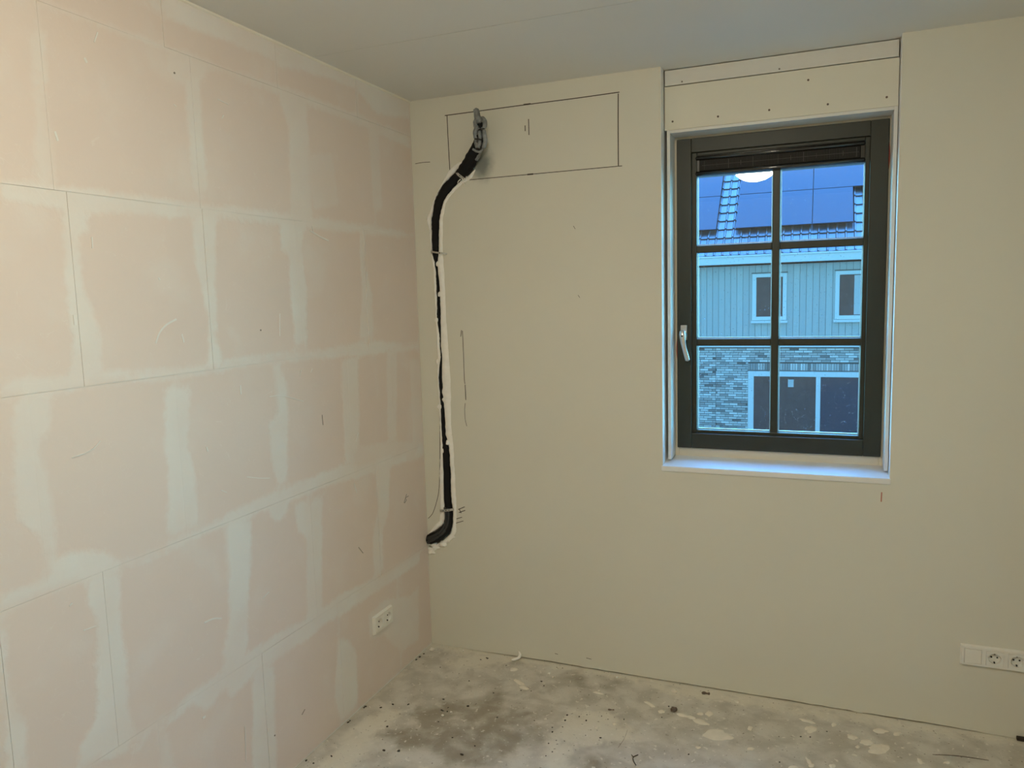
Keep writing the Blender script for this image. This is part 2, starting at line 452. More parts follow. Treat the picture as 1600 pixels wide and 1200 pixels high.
# ------------------------------------------------------------------ traced layout (metres, on the surfaces themselves)
FILLER = [(0.75, [(-1.383, 2.601), (0.014, 2.614), (-0.005, 2.522), (-0.282, 2.483), (-0.44, 2.552), (-0.759, 2.542), (-0.905, 2.514), (-0.971, 2.531), (-1.126, 2.53), (-1.317, 2.525), (-1.459, 2.531), (-1.535, 2.537)]),
 (0.6, [(-1.83, 2.437), (-1.654, 2.45), (-1.326, 2.456), (-1.299, 2.444), (-0.931, 2.46), (-0.43, 2.458), (-0.012, 2.446), (-0.017, 2.388), (-0.434, 2.414), (-0.935, 2.417), (-1.248, 2.427), (-1.428, 2.432), (-1.597, 2.432), (-1.747, 2.427)]),
 (0.5, [(-1.428, 2.432), (-1.26, 2.439), (-1.279, 2.382), (-1.384, 2.349), (-1.425, 2.37)]),
 (0.7, [(-1.358, 2.414), (-1.296, 2.43), (-1.299, 2.049), (-1.365, 2.041)]),
 (0.6, [(-0.946, 2.446), (-0.824, 2.441), (-0.77, 2.419), (-0.771, 2.003), (-0.906, 1.992), (-0.889, 2.317)]),
 (0.5, [(-0.362, 2.428), (-0.277, 2.431), (-0.277, 2.082), (-0.354, 2.075)]),
 (0.5, [(-1.846, 2.361), (-1.8, 2.375), (-1.829, 2.004), (-1.868, 2.0)]),
 (0.75, [(-1.953, 2.003), (-1.791, 2.009), (-1.567, 2.01), (-1.29, 2.011), (-0.808, 2.021), (-0.096, 2.013), (-0.052, 1.981), (-0.812, 1.971), (-1.294, 1.967), (-1.573, 1.953), (-1.762, 1.941), (-1.865, 1.952), (-1.958, 1.96)]),
 (0.8, [(-1.805, 1.96), (-1.732, 1.968), (-1.736, 1.894), (-1.764, 1.884), (-1.765, 1.77), (-1.734, 1.67), (-1.722, 1.602), (-1.73, 1.518), (-1.816, 1.51), (-1.811, 1.641), (-1.812, 1.802)]),
 (0.9, [(-1.324, 1.988), (-1.264, 1.993), (-1.294, 1.773), (-1.304, 1.593), (-1.282, 1.53), (-1.299, 1.501), (-1.353, 1.506), (-1.338, 1.655), (-1.375, 1.811), (-1.373, 1.965)]),
 (1, [(-0.973, 1.987), (-0.829, 1.998), (-0.827, 1.982), (-0.85, 1.893), (-0.835, 1.73), (-0.853, 1.541), (-0.927, 1.546), (-0.93, 1.708), (-0.933, 1.866), (-0.976, 1.887)]),
 (0.75, [(-0.464, 1.988), (-0.426, 1.985), (-0.43, 1.832), (-0.39, 1.726), (-0.403, 1.537), (-0.504, 1.543), (-0.473, 1.726)]),
 (0.85, [(-1.298, 1.511), (-1.267, 1.533), (-1.034, 1.527), (-0.855, 1.522), (-0.515, 1.53), (-0.316, 1.526), (-0.004, 1.487), (-0.007, 1.457), (-0.321, 1.47), (-0.506, 1.474), (-0.858, 1.487), (-1.003, 1.495), (-1.3, 1.491), (-1.354, 1.496)]),
 (0.7, [(-2.002, 1.544), (-1.748, 1.536), (-1.583, 1.529), (-1.352, 1.512), (-1.355, 1.486), (-1.495, 1.488), (-1.771, 1.497), (-1.914, 1.483), (-2.006, 1.503)]),
 (0.65, [(-1.975, 1.506), (-1.878, 1.502), (-1.89, 1.391), (-1.924, 1.381), (-1.908, 1.298), (-1.901, 1.198), (-1.91, 1.069), (-1.942, 1.055), (-1.946, 1.146), (-1.999, 1.21), (-1.998, 1.288)]),
 (0.9, [(-1.532, 1.468), (-1.429, 1.455), (-1.455, 1.273), (-1.436, 1.2), (-1.436, 1.069), (-1.44, 1.03), (-1.565, 1.028), (-1.541, 1.214), (-1.546, 1.329)]),
 (0.85, [(-1.055, 1.488), (-1.02, 1.496), (-0.976, 1.412), (-1.009, 1.068), (-1.062, 1.058), (-1.089, 1.133), (-1.097, 1.293), (-1.055, 1.308), (-1.04, 1.363)]),
 (0.8, [(-0.643, 1.475), (-0.52, 1.475), (-0.543, 1.12), (-0.594, 1.023), (-0.657, 1.077), (-0.653, 1.271)]),
 (0.6, [(-0.305, 1.474), (-0.212, 1.473), (-0.248, 1.065), (-0.324, 1.079)]),
 (0.85, [(-2.055, 1.039), (-1.952, 1.043), (-1.905, 1.084), (-1.86, 1.089), (-1.768, 1.052), (-1.722, 1.008), (-1.591, 1.007), (-1.467, 1.018), (-1.302, 1.032), (-1.114, 1.048), (-0.937, 1.051), (-0.695, 1.051), (-0.412, 1.034), (-0.013, 1.02), (-0.018, 0.953), (-0.367, 0.959), (-0.612, 0.974), (-0.827, 0.988), (-1.016, 0.988), (-1.185, 0.988), (-1.335, 0.988), (-1.47, 0.988), (-1.594, 0.976), (-1.724, 0.987), (-1.804, 0.989), (-1.964, 1.006), (-2.058, 1.012)]),
 (0.8, [(-1.135, 0.997), (-1.115, 1.037), (-0.996, 1.018), (-1.027, 0.955), (-1.075, 0.927), (-1.106, 0.954)]),
 (0.95, [(-1.831, 1.007), (-1.731, 0.98), (-1.737, 0.827), (-1.732, 0.751), (-1.742, 0.606), (-1.727, 0.503), (-1.767, 0.469), (-1.909, 0.528), (-1.894, 0.581), (-1.844, 0.606), (-1.83, 0.743), (-1.814, 0.896), (-1.839, 0.932)]),
 (1, [(-1.334, 0.998), (-1.201, 0.982), (-1.244, 0.706), (-1.267, 0.559), (-1.313, 0.468), (-1.369, 0.496), (-1.38, 0.588), (-1.347, 0.66), (-1.337, 0.829)]),
 (0.9, [(-0.982, 0.967), (-0.809, 0.958), (-0.839, 0.726), (-0.854, 0.475), (-0.952, 0.491), (-0.928, 0.83), (-0.973, 0.868)]),
 (0.75, [(-0.439, 1.017), (-0.308, 1.012), (-0.341, 0.764), (-0.401, 0.695), (-0.408, 0.494), (-0.484, 0.521), (-0.484, 0.691), (-0.434, 0.79)]),
 (0.85, [(-2.07, 0.97), (-2.046, 0.952), (-2.057, 0.806), (-2.028, 0.709), (-2.033, 0.58), (-2.085, 0.612), (-2.075, 0.783), (-2.089, 0.791)]),
 (0.9, [(-1.758, 0.454), (-1.688, 0.5), (-1.593, 0.507), (-1.516, 0.528), (-1.38, 0.534), (-1.228, 0.541), (-1.06, 0.537), (-0.949, 0.527), (-0.743, 0.535), (-0.607, 0.524), (-0.407, 0.508), (-0.089, 0.505), (-0.075, 0.444), (-0.614, 0.444), (-0.836, 0.454), (-0.957, 0.443), (-1.103, 0.448), (-1.237, 0.453), (-1.363, 0.416), (-1.386, 0.472), (-1.46, 0.425), (-1.52, 0.488), (-1.597, 0.469), (-1.665, 0.497), (-1.726, 0.445)]),
 (0.9, [(-1.252, 0.46), (-1.139, 0.441), (-1.172, 0.026), (-1.287, 0.099)]),
 (0.85, [(-0.765, 0.384), (-0.695, 0.326), (-0.641, 0.246), (-0.652, 0.027), (-0.769, 0.007), (-0.788, 0.045), (-0.814, 0.14)]),
 (0.45, [(-1.651, 0.504), (-1.613, 0.437), (-1.595, 0.294), (-1.648, 0.327)]),
 (0.65, [(-0.547, 0.374), (-0.391, 0.384), (-0.197, 0.324), (-0.103, 0.336), (-0.126, 0.073), (-0.305, 0.091), (-0.431, 0.232), (-0.543, 0.258)]),
 (0.5, [(-0.623, 1.109), (-0.355, 1.085), (-0.044, 1.026), (-0.052, 0.935), (-0.364, 0.987), (-0.564, 0.99)]),
 (0.4, [(-0.806, 2.242), (-0.625, 2.27), (-0.6, 2.078), (-0.768, 2.038)]),
 (0.45, [(-0.1, 1.429), (-0.01, 1.421), (-0.015, 0.989), (-0.107, 1.008)])]
CHASE_LEFT = [(0.315, 2.277), (0.278, 2.309), (0.237, 2.309), (0.184, 2.272), (0.149, 2.218), (0.11, 2.158), (0.081, 2.102), (0.063, 2.071), (0.077, 2.015), (0.083, 1.927), (0.089, 1.838), (0.092, 1.69), (0.092, 1.541), (0.094, 1.42), (0.091, 1.345), (0.093, 1.238), (0.095, 1.146), (0.09, 1.022), (0.08, 0.865), (0.076, 0.708), (0.073, 0.637), (0.026, 0.588), (-0.004, 0.554), (-0.013, 0.514), (-0.018, 0.474), (-0.005, 0.463)]
CHASE_RIGHT = [(0.321, 2.266), (0.297, 2.228), (0.252, 2.212), (0.199, 2.171), (0.165, 2.131), (0.148, 2.054), (0.142, 1.909), (0.145, 1.822), (0.146, 1.689), (0.149, 1.54), (0.154, 1.421), (0.156, 1.3), (0.152, 1.117), (0.16, 0.994), (0.161, 0.839), (0.163, 0.714), (0.157, 0.588), (0.139, 0.548), (0.085, 0.514), (0.046, 0.487), (0.013, 0.465)]
PIPE_UPPER = [(0.3846, -0.075, 2.3959, 0.0204), (0.3643, -0.06, 2.3626, 0.0234), (0.3377, -0.045, 2.3294, 0.028), (0.3045, -0.03, 2.2962, 0.0296), (0.2696, -0.012, 2.2684, 0.0269), (0.2341, 0.0, 2.2449, 0.0225), (0.1988, 0.004, 2.2199, 0.0226), (0.164, 0.006, 2.1887, 0.0227), (0.1361, 0.006, 2.1506, 0.0212), (0.1209, 0.006, 2.1055, 0.0197), (0.1088, 0.006, 2.057, 0.0197), (0.1066, 0.006, 2.0077, 0.0182), (0.1043, 0.006, 1.9553, 0.017), (0.1017, 0.007, 1.9086, 0.0158)]
PIPE_MIDDLE = [(0.0991, 0.012, 1.909, 0.0158), (0.0932, 0.016, 1.8238, 0.0146), (0.0974, 0.016, 1.6899, 0.0146), (0.0976, 0.016, 1.54, 0.0146), (0.0977, 0.016, 1.3886, 0.0146), (0.0986, 0.016, 1.2512, 0.0147), (0.1039, 0.014, 1.113, 0.0153), (0.1113, 0.012, 1.0207, 0.0169)]
PIPE_LOWER = [(0.1113, 0.012, 1.0207, 0.0169), (0.1169, 0.008, 0.944, 0.0185), (0.1157, 0.008, 0.8345, 0.0186), (0.1145, 0.008, 0.7242, 0.0194), (0.1198, 0.006, 0.6619, 0.0204), (0.1119, 0.004, 0.6142, 0.0221), (0.0918, 0.0, 0.5817, 0.0237), (0.0569, -0.002, 0.5567, 0.0255), (0.0247, -0.002, 0.5408, 0.0272), (0.0034, 0.004, 0.5304, 0.0257)]
PIPE_THIN = [(0.1177, 0.012, 1.2521, 0.0067), (0.1325, 0.01, 1.1762, 0.0079), (0.1364, 0.01, 1.1087, 0.0079), (0.1396, 0.01, 1.0224, 0.0055), (0.1429, 0.008, 0.9143, 0.0049), (0.1412, 0.008, 0.7892, 0.005), (0.1358, 0.006, 0.7169, 0.0069)]
CRACK = [(0.102, 1.902, 0.0062), (0.104, 1.867, 0.0039), (0.105, 1.823, 0.0045), (0.108, 1.749, 0.0062), (0.108, 1.66, 0.0067), (0.106, 1.61, 0.0073), (0.107, 1.571, 0.0051), (0.109, 1.535, 0.0017), (0.107, 1.481, 0.0008), (0.111, 1.426, 0.0014), (0.106, 1.39, 0.0039), (0.1, 1.329, 0.0051), (0.102, 1.287, 0.0067), (0.1, 1.259, 0.0014), (0.103, 1.244, 0.0056), (0.107, 1.177, 0.0067), (0.108, 1.115, 0.0079), (0.109, 1.054, 0.0073), (0.114, 1.029, 0.0098), (0.12, 0.992, 0.0129), (0.12, 0.93, 0.0141), (0.121, 0.868, 0.0152), (0.117, 0.774, 0.0157), (0.119, 0.727, 0.0174), (0.124, 0.68, 0.0174), (0.122, 0.632, 0.0169), (0.102, 0.589, 0.0253), (0.059, 0.553, 0.0281), (0.009, 0.522, 0.0281)]
MARKS = [(1.3, [(0.178, 2.518), (0.383, 2.519), (0.594, 2.52), (0.795, 2.52), (0.981, 2.522)]),
 (1.2, [(0.189, 2.517), (0.19, 2.421), (0.193, 2.277)]),
 (1.4, [(0.976, 2.517), (0.974, 2.38), (0.973, 2.228)]),
 (1, [(0.288, 2.226), (0.586, 2.226), (0.989, 2.226)]),
 (1.2, [(0.58, 2.459), (0.58, 2.392)]),
 (1.2, [(0.563, 2.434), (0.563, 2.41)]),
 (2, [(0.558, 2.521), (0.591, 2.521)]),
 (2, [(0.568, 2.226), (0.595, 2.226)]),
 (0.9, [(0.228, 1.549), (0.229, 1.451), (0.229, 1.331), (0.231, 1.301)]),
 (1.2, [(0.232, 1.298), (0.233, 1.226)]),
 (0.7, [(0.229, 1.211), (0.225, 1.18), (0.226, 1.135), (0.233, 1.102)]),
 (1, [(0.223, 1.552), (0.218, 1.522)]),
 (1.2, [(0.172, 0.696), (0.207, 0.712)]),
 (1.2, [(0.175, 0.681), (0.209, 0.695)]),
 (1.2, [(0.177, 0.7), (0.187, 0.679)]),
 (1, [(0.158, 0.648), (0.191, 0.66)]),
 (1, [(0.156, 0.627), (0.197, 0.642)]),
 (0.9, [(0.094, 1.146), (0.088, 1.022), (0.08, 0.865), (0.071, 0.777), (0.056, 0.722), (0.037, 0.673), (0.022, 0.652), (0.007, 0.638)]),
 (0.8, [(0.017, 2.321), (0.054, 2.323), (0.094, 2.322)]),
 (0.7, [(0.645, 0.048), (0.66, 0.046)]),
 (0.7, [(0.796, 0.05), (0.82, 0.048)]),
 (0.6, [(0.773, 1.994), (0.781, 1.98)]),
 (0.6, [(0.788, 1.699), (0.796, 1.687)])]
RED_MARK = [(1.993, 0.912), (1.992, 0.874)]
WALL_MARKS = [(0.8, [(-0.788, 1.271), (-0.786, 1.231)]), (0.8, [(-0.184, 0.806), (-0.211, 0.771)]), (0.8, [(-0.168, 0.793), (-0.197, 0.791), (-0.187, 0.779), (-0.205, 0.769)]), (0.7, [(-0.592, 0.684), (-0.562, 0.649)]), (0.8, [(-1.015, 0.177), (-0.996, 0.189)])]
STAINS = [(1, [(0.178, -0.743), (0.217, -0.553), (0.31, -0.439), (0.425, -0.427), (0.524, -0.309), (0.614, -0.388), (0.766, -0.414), (0.783, -0.577), (0.77, -0.649), (0.701, -0.739), (0.724, -0.853), (0.528, -0.922), (0.387, -0.807), (0.315, -0.875)]),
 (0.9, [(0.988, -0.778), (0.971, -0.685), (0.975, -0.555), (1.03, -0.571), (1.105, -0.736)]),
 (0.55, [(0.634, -0.123), (0.747, -0.002), (0.928, -0.003), (1.039, -0.103), (0.978, -0.197), (0.827, -0.26), (0.69, -0.28)]),
 (0.55, [(1.077, -0.269), (1.114, -0.256), (1.248, -0.413), (1.227, -0.43)]),
 (0.8, [(0.643, -0.531), (0.732, -0.476), (0.771, -0.618), (0.731, -0.749)]),
 (0.6, [(0.377, -0.29), (0.492, -0.232), (0.497, -0.318), (0.396, -0.365)]),
 (0.7, [(0.598, -0.383), (0.647, -0.361), (0.656, -0.406), (0.62, -0.418)]),
 (0.45, [(0.886, -0.267), (0.953, -0.26), (1.125, -0.363), (1.018, -0.351)])]
PALE = [(0.9, [(0.056, -1.11), (0.055, -0.738), (0.089, -0.598), (0.204, -0.584), (0.178, -0.79), (0.222, -0.992), (0.21, -1.055)]),
 (0.8, [(0.4, -0.928), (0.475, -0.819), (0.537, -0.939), (0.428, -0.978)]),
 (0.8, [(0.86, -0.824), (0.809, -0.613), (0.832, -0.365), (1.006, -0.304), (1.176, -0.484), (0.937, -0.612), (0.967, -0.785)]),
 (0.8, [(0.152, -0.193), (0.196, -0.007), (0.752, -0.02), (0.452, -0.057), (0.292, -0.209)]),
 (0.9, [(0.932, -0.02), (1.188, -0.011), (2.066, -0.009), (2.497, 0.004), (2.487, -0.043), (2.06, -0.082), (1.179, -0.111)])]
SPLATS = [(1.4148, -0.3411, 0.0415, 0.0146, 0.0044, -0.0348), (1.4491, -0.3473, 0.0297, 0.0105, 0.0027, -0.0238), (1.2718, -0.2472, 0.029, -0.0059, 0.0024, -0.0142), (1.3087, -0.2543, 0.0205, -0.0017, 0.0018, -0.0117), (1.3494, -0.2744, 0.0303, -0.0034, 0.0027, -0.0184), (0.5531, -0.2173, 0.0283, -0.0102, 0.0082, -0.0209), (0.588, -0.2524, 0.0207, 0.0007, 0.0079, -0.0204), (1.7557, -0.1843, 0.023, 0.0081, 0.0003, -0.0254), (1.9509, -0.2106, 0.022, 0.0043, -0.0011, -0.0221), (1.9904, -0.2398, 0.035, 0.0124, -0.0021, -0.0344), (2.0068, -0.2169, 0.0172, 0.0006, -0.0009, -0.0132), (2.0624, -0.1088, 0.0158, 0.0056, -0.0012, -0.0149), (1.9011, -0.1882, 0.0177, -0.0024, -0.0006, -0.0181), (1.7433, -0.1316, 0.0306, -0.0054, 0.0002, -0.0096), (1.1309, -0.2086, 0.0268, -0.0134, 0.0027, -0.0128), (1.1872, -0.2514, 0.0147, 0.0051, 0.0028, -0.0143), (2.0049, -0.1107, 0.0268, 0.0024, -0.0012, -0.0187), (1.3381, -0.214, 0.0121, 0.0042, 0.0017, -0.012), (1.5356, -0.2569, 0.0093, 0.0033, 0.0013, -0.0159), (1.7523, -0.4072, 0.0131, -0.017, 0.0003, -0.016), (1.7612, -0.4281, 0.0106, 0.0038, 0.0002, -0.0118), (1.839, -0.1221, 0.0093, 0.0033, -0.0002, -0.0143), (1.7019, -0.4611, 0.0149, 0.0053, 0.0004, -0.0117), (1.5496, -0.3957, 0.0133, 0.0047, 0.0008, -0.0091), (1.2063, -0.0675, 0.0129, 0.0044, 0.0028, -0.0159), (1.4688, -0.0699, 0.0128, 0.0002, 0.001, -0.0103), (1.8292, -0.4079, 0.0106, 0.0038, -0.0001, -0.0119), (2.1215, -0.2721, 0.0094, -0.0071, -0.0017, -0.0167), (2.2109, -0.2524, 0.0105, 0.0037, -0.0011, -0.0084), (0.9068, -0.1936, 0.0233, -0.0027, 0.0023, -0.0082), (1.0304, -0.4007, 0.0096, 0.0034, 0.0023, -0.0089), (0.9707, -0.4504, 0.0083, 0.0029, 0.002, -0.0069), (1.372, -0.2022, 0.0145, 0.0051, 0.0026, -0.0192), (1.9186, -0.2523, 0.0088, 0.0031, -0.0003, -0.0087), (0.4854, -0.1173, 0.0167, 0.0057, 0.0067, -0.0167), (1.3657, -0.4521, 0.009, 0.0032, 0.0012, -0.0082)]
CRUMBS = [(0.3309, -0.5397, 0.0064), (0.3383, -0.5424, 0.0046), (0.3582, -0.5406, 0.0046), (0.2989, -0.4598, 0.0047), (0.4216, -0.4766, 0.007), (0.463, -0.7038, 0.0044), (0.5475, -0.7931, 0.0069), (0.5688, -0.7249, 0.0043), (0.3095, -0.8516, 0.0082), (0.2542, -0.8669, 0.0066), (0.1808, -0.7229, 0.0063), (0.079, -0.6065, 0.0053), (-0.006, -0.6308, 0.006), (0.1145, -0.5674, 0.0059), (0.1765, -0.5459, 0.0047), (0.8342, -0.4051, 0.0057), (0.8385, -0.4435, 0.0051), (0.8835, -0.3979, 0.0043), (0.9184, -0.4155, 0.0045), (0.9088, -0.374, 0.0031), (0.8063, -0.5081, 0.0039), (0.8165, -0.5377, 0.0047), (0.8431, -0.4905, 0.0031), (0.8279, -0.6157, 0.0041), (0.8592, -0.6614, 0.004), (1.0037, -0.5133, 0.0044), (1.0585, -0.3566, 0.0034), (1.3391, -0.5084, 0.0038), (1.2094, -0.2024, 0.0041), (0.7218, -0.4844, 0.0039), (0.6424, -0.1806, 0.0049), (0.6663, -0.2137, 0.0048), (0.328, -0.0592, 0.0052), (0.3197, -0.0553, 0.0042), (0.4379, -0.0948, 0.0038), (0.3351, -0.2804, 0.0043), (0.4799, -0.3413, 0.0036), (0.5846, -0.2824, 0.0036), (1.7543, -0.2444, 0.0043), (1.7202, -0.2518, 0.0037), (1.643, -0.279, 0.0028), (1.8132, -0.1827, 0.0032), (1.6536, -0.4463, 0.0038), (0.8446, -0.692, 0.0032), (0.9981, -0.3778, 0.0028), (0.8725, -0.2222, 0.003), (0.9677, -0.3635, 0.0028), (0.6655, -0.0365, 0.0031), (0.6924, -0.0337, 0.0031), (0.0857, -0.9653, 0.0049), (0.0484, -1.0247, 0.0049), (0.0041, -1.0196, 0.0055), (-0.0002, -0.7471, 0.0052), (0.0068, -0.7347, 0.0044), (0.0162, -0.1171, 0.0053), (0.0146, -0.1522, 0.0072), (0.0098, -0.1811, 0.0065), (-0.0066, -0.6203, 0.0054), (0.1549, -0.2111, 0.0045), (0.3016, -0.0817, 0.0042), (0.6286, -0.2729, 0.0033), (0.8488, -0.586, 0.0027), (0.8802, -0.5794, 0.0027), (0.9454, -0.5155, 0.0025), (1.1979, -0.293, 0.0034), (0.571, -0.5122, 0.004), (0.3472, -0.5131, 0.0035), (0.3586, -0.6214, 0.0034)]
PALE_CRUMBS = [(0.0387, -0.0743, 0.0099), (0.6538, -0.1098, 0.0062), (0.6796, -0.1317, 0.0049), (0.949, -0.0391, 0.0055), (0.9065, -0.1824, 0.0048), (0.3562, -0.5772, 0.0063), (0.3777, -0.5441, 0.0058), (1.3596, -0.5507, 0.004), (0.1869, -0.0311, 0.0053)]
CURL = [(0.45, -0.045), (0.465, -0.026), (0.456, 0.005), (0.441, 0.027)]
LUMP = [(1.235, -0.23)]
CHIP = [(1.323, -0.052), (1.352, -0.051)]
STICK = [(0.98, -0.308), (1.003, -0.303)]
TWIG = [(1.127, -0.609), (1.145, -0.643)]
RODS = [(2.48, 0.02), (2.513, 0.023)]
CRACKF = [(2.169, -0.214), (2.218, -0.201), (2.27, -0.191), (2.35, -0.187)]
LINEF = [(1.09, -0.423), (1.091, -0.491), (1.084, -0.552)]
LOOPS = [[(0.3718, -0.085, 2.5051, 0.015), (0.3768, -0.085, 2.4752, 0.0164), (0.3881, -0.085, 2.4526, 0.015)], [(0.3682, -0.08, 2.4691, 0.0095), (0.363, -0.08, 2.451, 0.0109), (0.3698, -0.08, 2.4288, 0.0109), (0.3846, -0.08, 2.4191, 0.0082)], [(0.378, -0.075, 2.4664, 0.0082), (0.3992, -0.075, 2.4667, 0.0095), (0.4076, -0.075, 2.4471, 0.0109), (0.4008, -0.075, 2.4264, 0.0109), (0.3824, -0.075, 2.4203, 0.0082)], [(0.3723, -0.085, 2.4356, 0.0109), (0.3654, -0.085, 2.4122, 0.0123), (0.3675, -0.085, 2.3878, 0.0123), (0.3731, -0.085, 2.3738, 0.0109)], [(0.4049, -0.085, 2.4134, 0.0095), (0.4071, -0.085, 2.3918, 0.0109), (0.4092, -0.085, 2.3648, 0.0115), (0.3993, -0.085, 2.3416, 0.0109)], [(0.3889, -0.09, 2.4115, 0.0095), (0.388, -0.09, 2.3875, 0.0109), (0.3841, -0.09, 2.3611, 0.0109), (0.3773, -0.09, 2.3429, 0.0095)], [(0.3652, -0.08, 2.3862, 0.0095), (0.3644, -0.08, 2.3647, 0.0095), (0.3698, -0.08, 2.3453, 0.0095)], [(0.3505, -0.085, 2.3409, 0.006), (0.3655, -0.085, 2.3314, 0.0065), (0.3836, -0.085, 2.327, 0.0065), (0.3961, -0.085, 2.3365, 0.006)], [(0.365, -0.05, 2.337, 0.0123), (0.3581, -0.05, 2.3158, 0.0115), (0.3482, -0.05, 2.3003, 0.0082)]]
TIES = [[(0.3875, -0.1, 2.4152), (0.4147, -0.1, 2.4176)], [(0.3681, -0.1, 2.3797), (0.4011, -0.1, 2.3724)], [(0.3696, -0.1, 2.3393), (0.3967, -0.1, 2.334)]]
STRAPS = [[(0.075, 0.684), (0.155, 0.698)], [(0.229, 2.268), (0.272, 2.228)], [(0.082, 1.917), (0.165, 1.903)]]
STAIN_WALL = [(0.338, 2.309), (0.364, 2.334), (0.401, 2.336), (0.387, 2.29), (0.342, 2.247), (0.304, 2.234)]
SCREWS = [(1.187, 2.394), (1.368, 2.394), (1.563, 2.397), (1.775, 2.394), (1.977, 2.396), (1.704, 2.492)]
SCREWS_TOP = [(1.226, 2.546), (1.599, 2.546)]
NICKS = [(2, [(-1.547, 1.597), (-1.53, 1.627), (-1.502, 1.648), (-1.465, 1.662)]), (1.6, [(-1.448, 1.617), (-1.443, 1.592)]), (1.4, [(-1.519, 1.783), (-1.513, 1.776)]), (3.2, [(-1.796, 1.686), (-1.795, 1.66)]), (1.2, [(-1.725, 1.886), (-1.726, 1.857)]), (2.2, [(-1.218, 1.436), (-1.218, 1.406)]), (1.8, [(-1.385, 1.263), (-1.381, 1.248)]), (0.9, [(-1.218, 1.129), (-1.157, 1.11), (-1.106, 1.098)]), (0.9, [(-1.337, 1.113), (-1.313, 1.1)]), (0.9, [(-1.841, 1.324), (-1.803, 1.328), (-1.776, 1.336), (-1.755, 1.351)]), (1.8, [(-1.448, 0.718), (-1.41, 0.715), (-1.375, 0.702)]), (2.6, [(-1.485, 0.423), (-1.472, 0.422)]), (1.4, [(-1.666, 2.389), (-1.653, 2.418)]), (1.3, [(-1.412, 2.287), (-1.403, 2.283)]), (0.8, [(-1.23, 2.341), (-1.185, 2.335)]), (1.2, [(-1.218, 2.285), (-1.209, 2.297)]), (2.2, [(-0.798, 1.965), (-0.737, 1.946), (-0.685, 1.934)]), (0.9, [(-0.785, 1.983), (-0.776, 1.955)]), (2, [(-0.571, 1.126), (-0.549, 1.159)]), (1.2, [(-0.997, 1.664), (-1.005, 1.585)]), (1.2, [(-0.899, 1.455), (-0.909, 1.432)]), (1.2, [(-0.843, 1.44), (-0.831, 1.453)]), (0.9, [(-1.082, 1.38), (-1.015, 1.375), (-0.895, 1.338)]), (1.6, [(-0.6, 0.958), (-0.585, 0.914)]), (1.2, [(-1.181, 0.693), (-1.147, 0.703)]), (0.8, [(-1.308, 0.296), (-1.314, 0.174)]), (1.5, [(-1.887, 0.948), (-1.879, 0.953)]), (0.8, [(-1.855, 0.869), (-1.817, 0.865)]), (2.2, [(-1.803, 2.139), (-1.797, 2.117)]), (2.6, [(-1.7, 2.341), (-1.694, 2.33)])]
SCREW_HOLES = [(-1.4, 2.378), (-1.102, 1.611), (-1.167, 0.183)]

# ------------------------------------------------------------------ fields on surfaces
def signed_distance(pts, poly):
    """Positive inside the polygon, metres."""
    P = np.asarray(pts); V = np.asarray(poly, float)
    d2 = np.full(len(P), 1e9); inside = np.zeros(len(P), bool)
    for a, c in zip(V, np.roll(V, -1, 0)):
        e_ = c - a; w_ = P - a
        t = np.clip((w_ @ e_) / max(e_ @ e_, 1e-12), 0, 1)
        q = w_ - t[:, None] * e_
        d2 = np.minimum(d2, (q ** 2).sum(1))
        cond = (a[1] > P[:, 1]) != (c[1] > P[:, 1])
        with np.errstate(divide='ignore', invalid='ignore'):
            xi = (c[0] - a[0]) * (P[:, 1] - a[1]) / (c[1] - a[1]) + a[0]
        inside ^= cond & (P[:, 0] < xi)
    d = np.sqrt(d2)
    return np.where(inside, d, -d)

def float_attr(me, name, vals):
    a = me.attributes.new(name, 'FLOAT', 'POINT')
    a.data.foreach_set('value', np.asarray(vals, np.float32))

# ------------------------------------------------------------------ floor, ceiling, hidden walls
def build_floor():
    xs = np.linspace(-0.2, ROOM_X + 0.2, 120); 
    ys = np.concatenate([np.linspace(-4.7, -1.3, 30)[:-1], np.linspace(-1.3, 0.06, 90)])
    X, Y = np.meshgrid(xs, ys)
    pts = np.stack([X.ravel(), Y.ravel()], 1)
    nx, ny = len(xs), len(ys)
    z = np.array([0.0008 * noise.noise(Vector((x * 5, y * 5, 0))) for x, y in pts]) - 0.0008
    verts = [(x, y, zz) for (x, y), zz in zip(pts, z)]
    faces = [(j * nx + i, j * nx + i + 1, (j + 1) * nx + i + 1, (j + 1) * nx + i) for j in range(ny - 1) for i in range(nx - 1)]
    # solid slab underneath
    b0 = len(verts)
    verts += [(xs[0], ys[0], -0.12), (xs[-1], ys[0], -0.12), (xs[-1], ys[-1], -0.12), (xs[0], ys[-1], -0.12)]
    faces.append((b0, b0 + 3, b0 + 2, b0 + 1))
    c = [0, nx - 1, nx * ny - 1, nx * (ny - 1)]
    for k in range(4):
        faces.append((b0 + k, b0 + (k + 1) % 4, c[(k + 1) % 4], c[k]))
    me = bpy.data.meshes.new('floor')
    me.from_pydata(verts, [], faces)
    def field(polys, soft):
        v = np.zeros(len(pts))
        for s, poly in polys:
            v = np.maximum(v, s * np.clip(0.5 + signed_distance(pts, poly) / soft, 0, 1))
        return np.concatenate([v, np.zeros(4)])
    dirt = field(STAINS, 0.16)
    dust = field(PALE, 0.14)
    dust[:len(pts)] = np.maximum(dust[:len(pts)], 0.9 * np.exp(-np.abs(pts[:, 1]) / 0.07))
    float_attr(me, 'dirt', dirt); float_attr(me, 'dust', dust)
    me.materials.append(M['floor'])
    for p in me.polygons[:-5]: p.use_smooth = True
    return tag(link_mesh('floor', me), 'grey dusty concrete screed floor with dirt stains', kind='structure')
floor = build_floor()

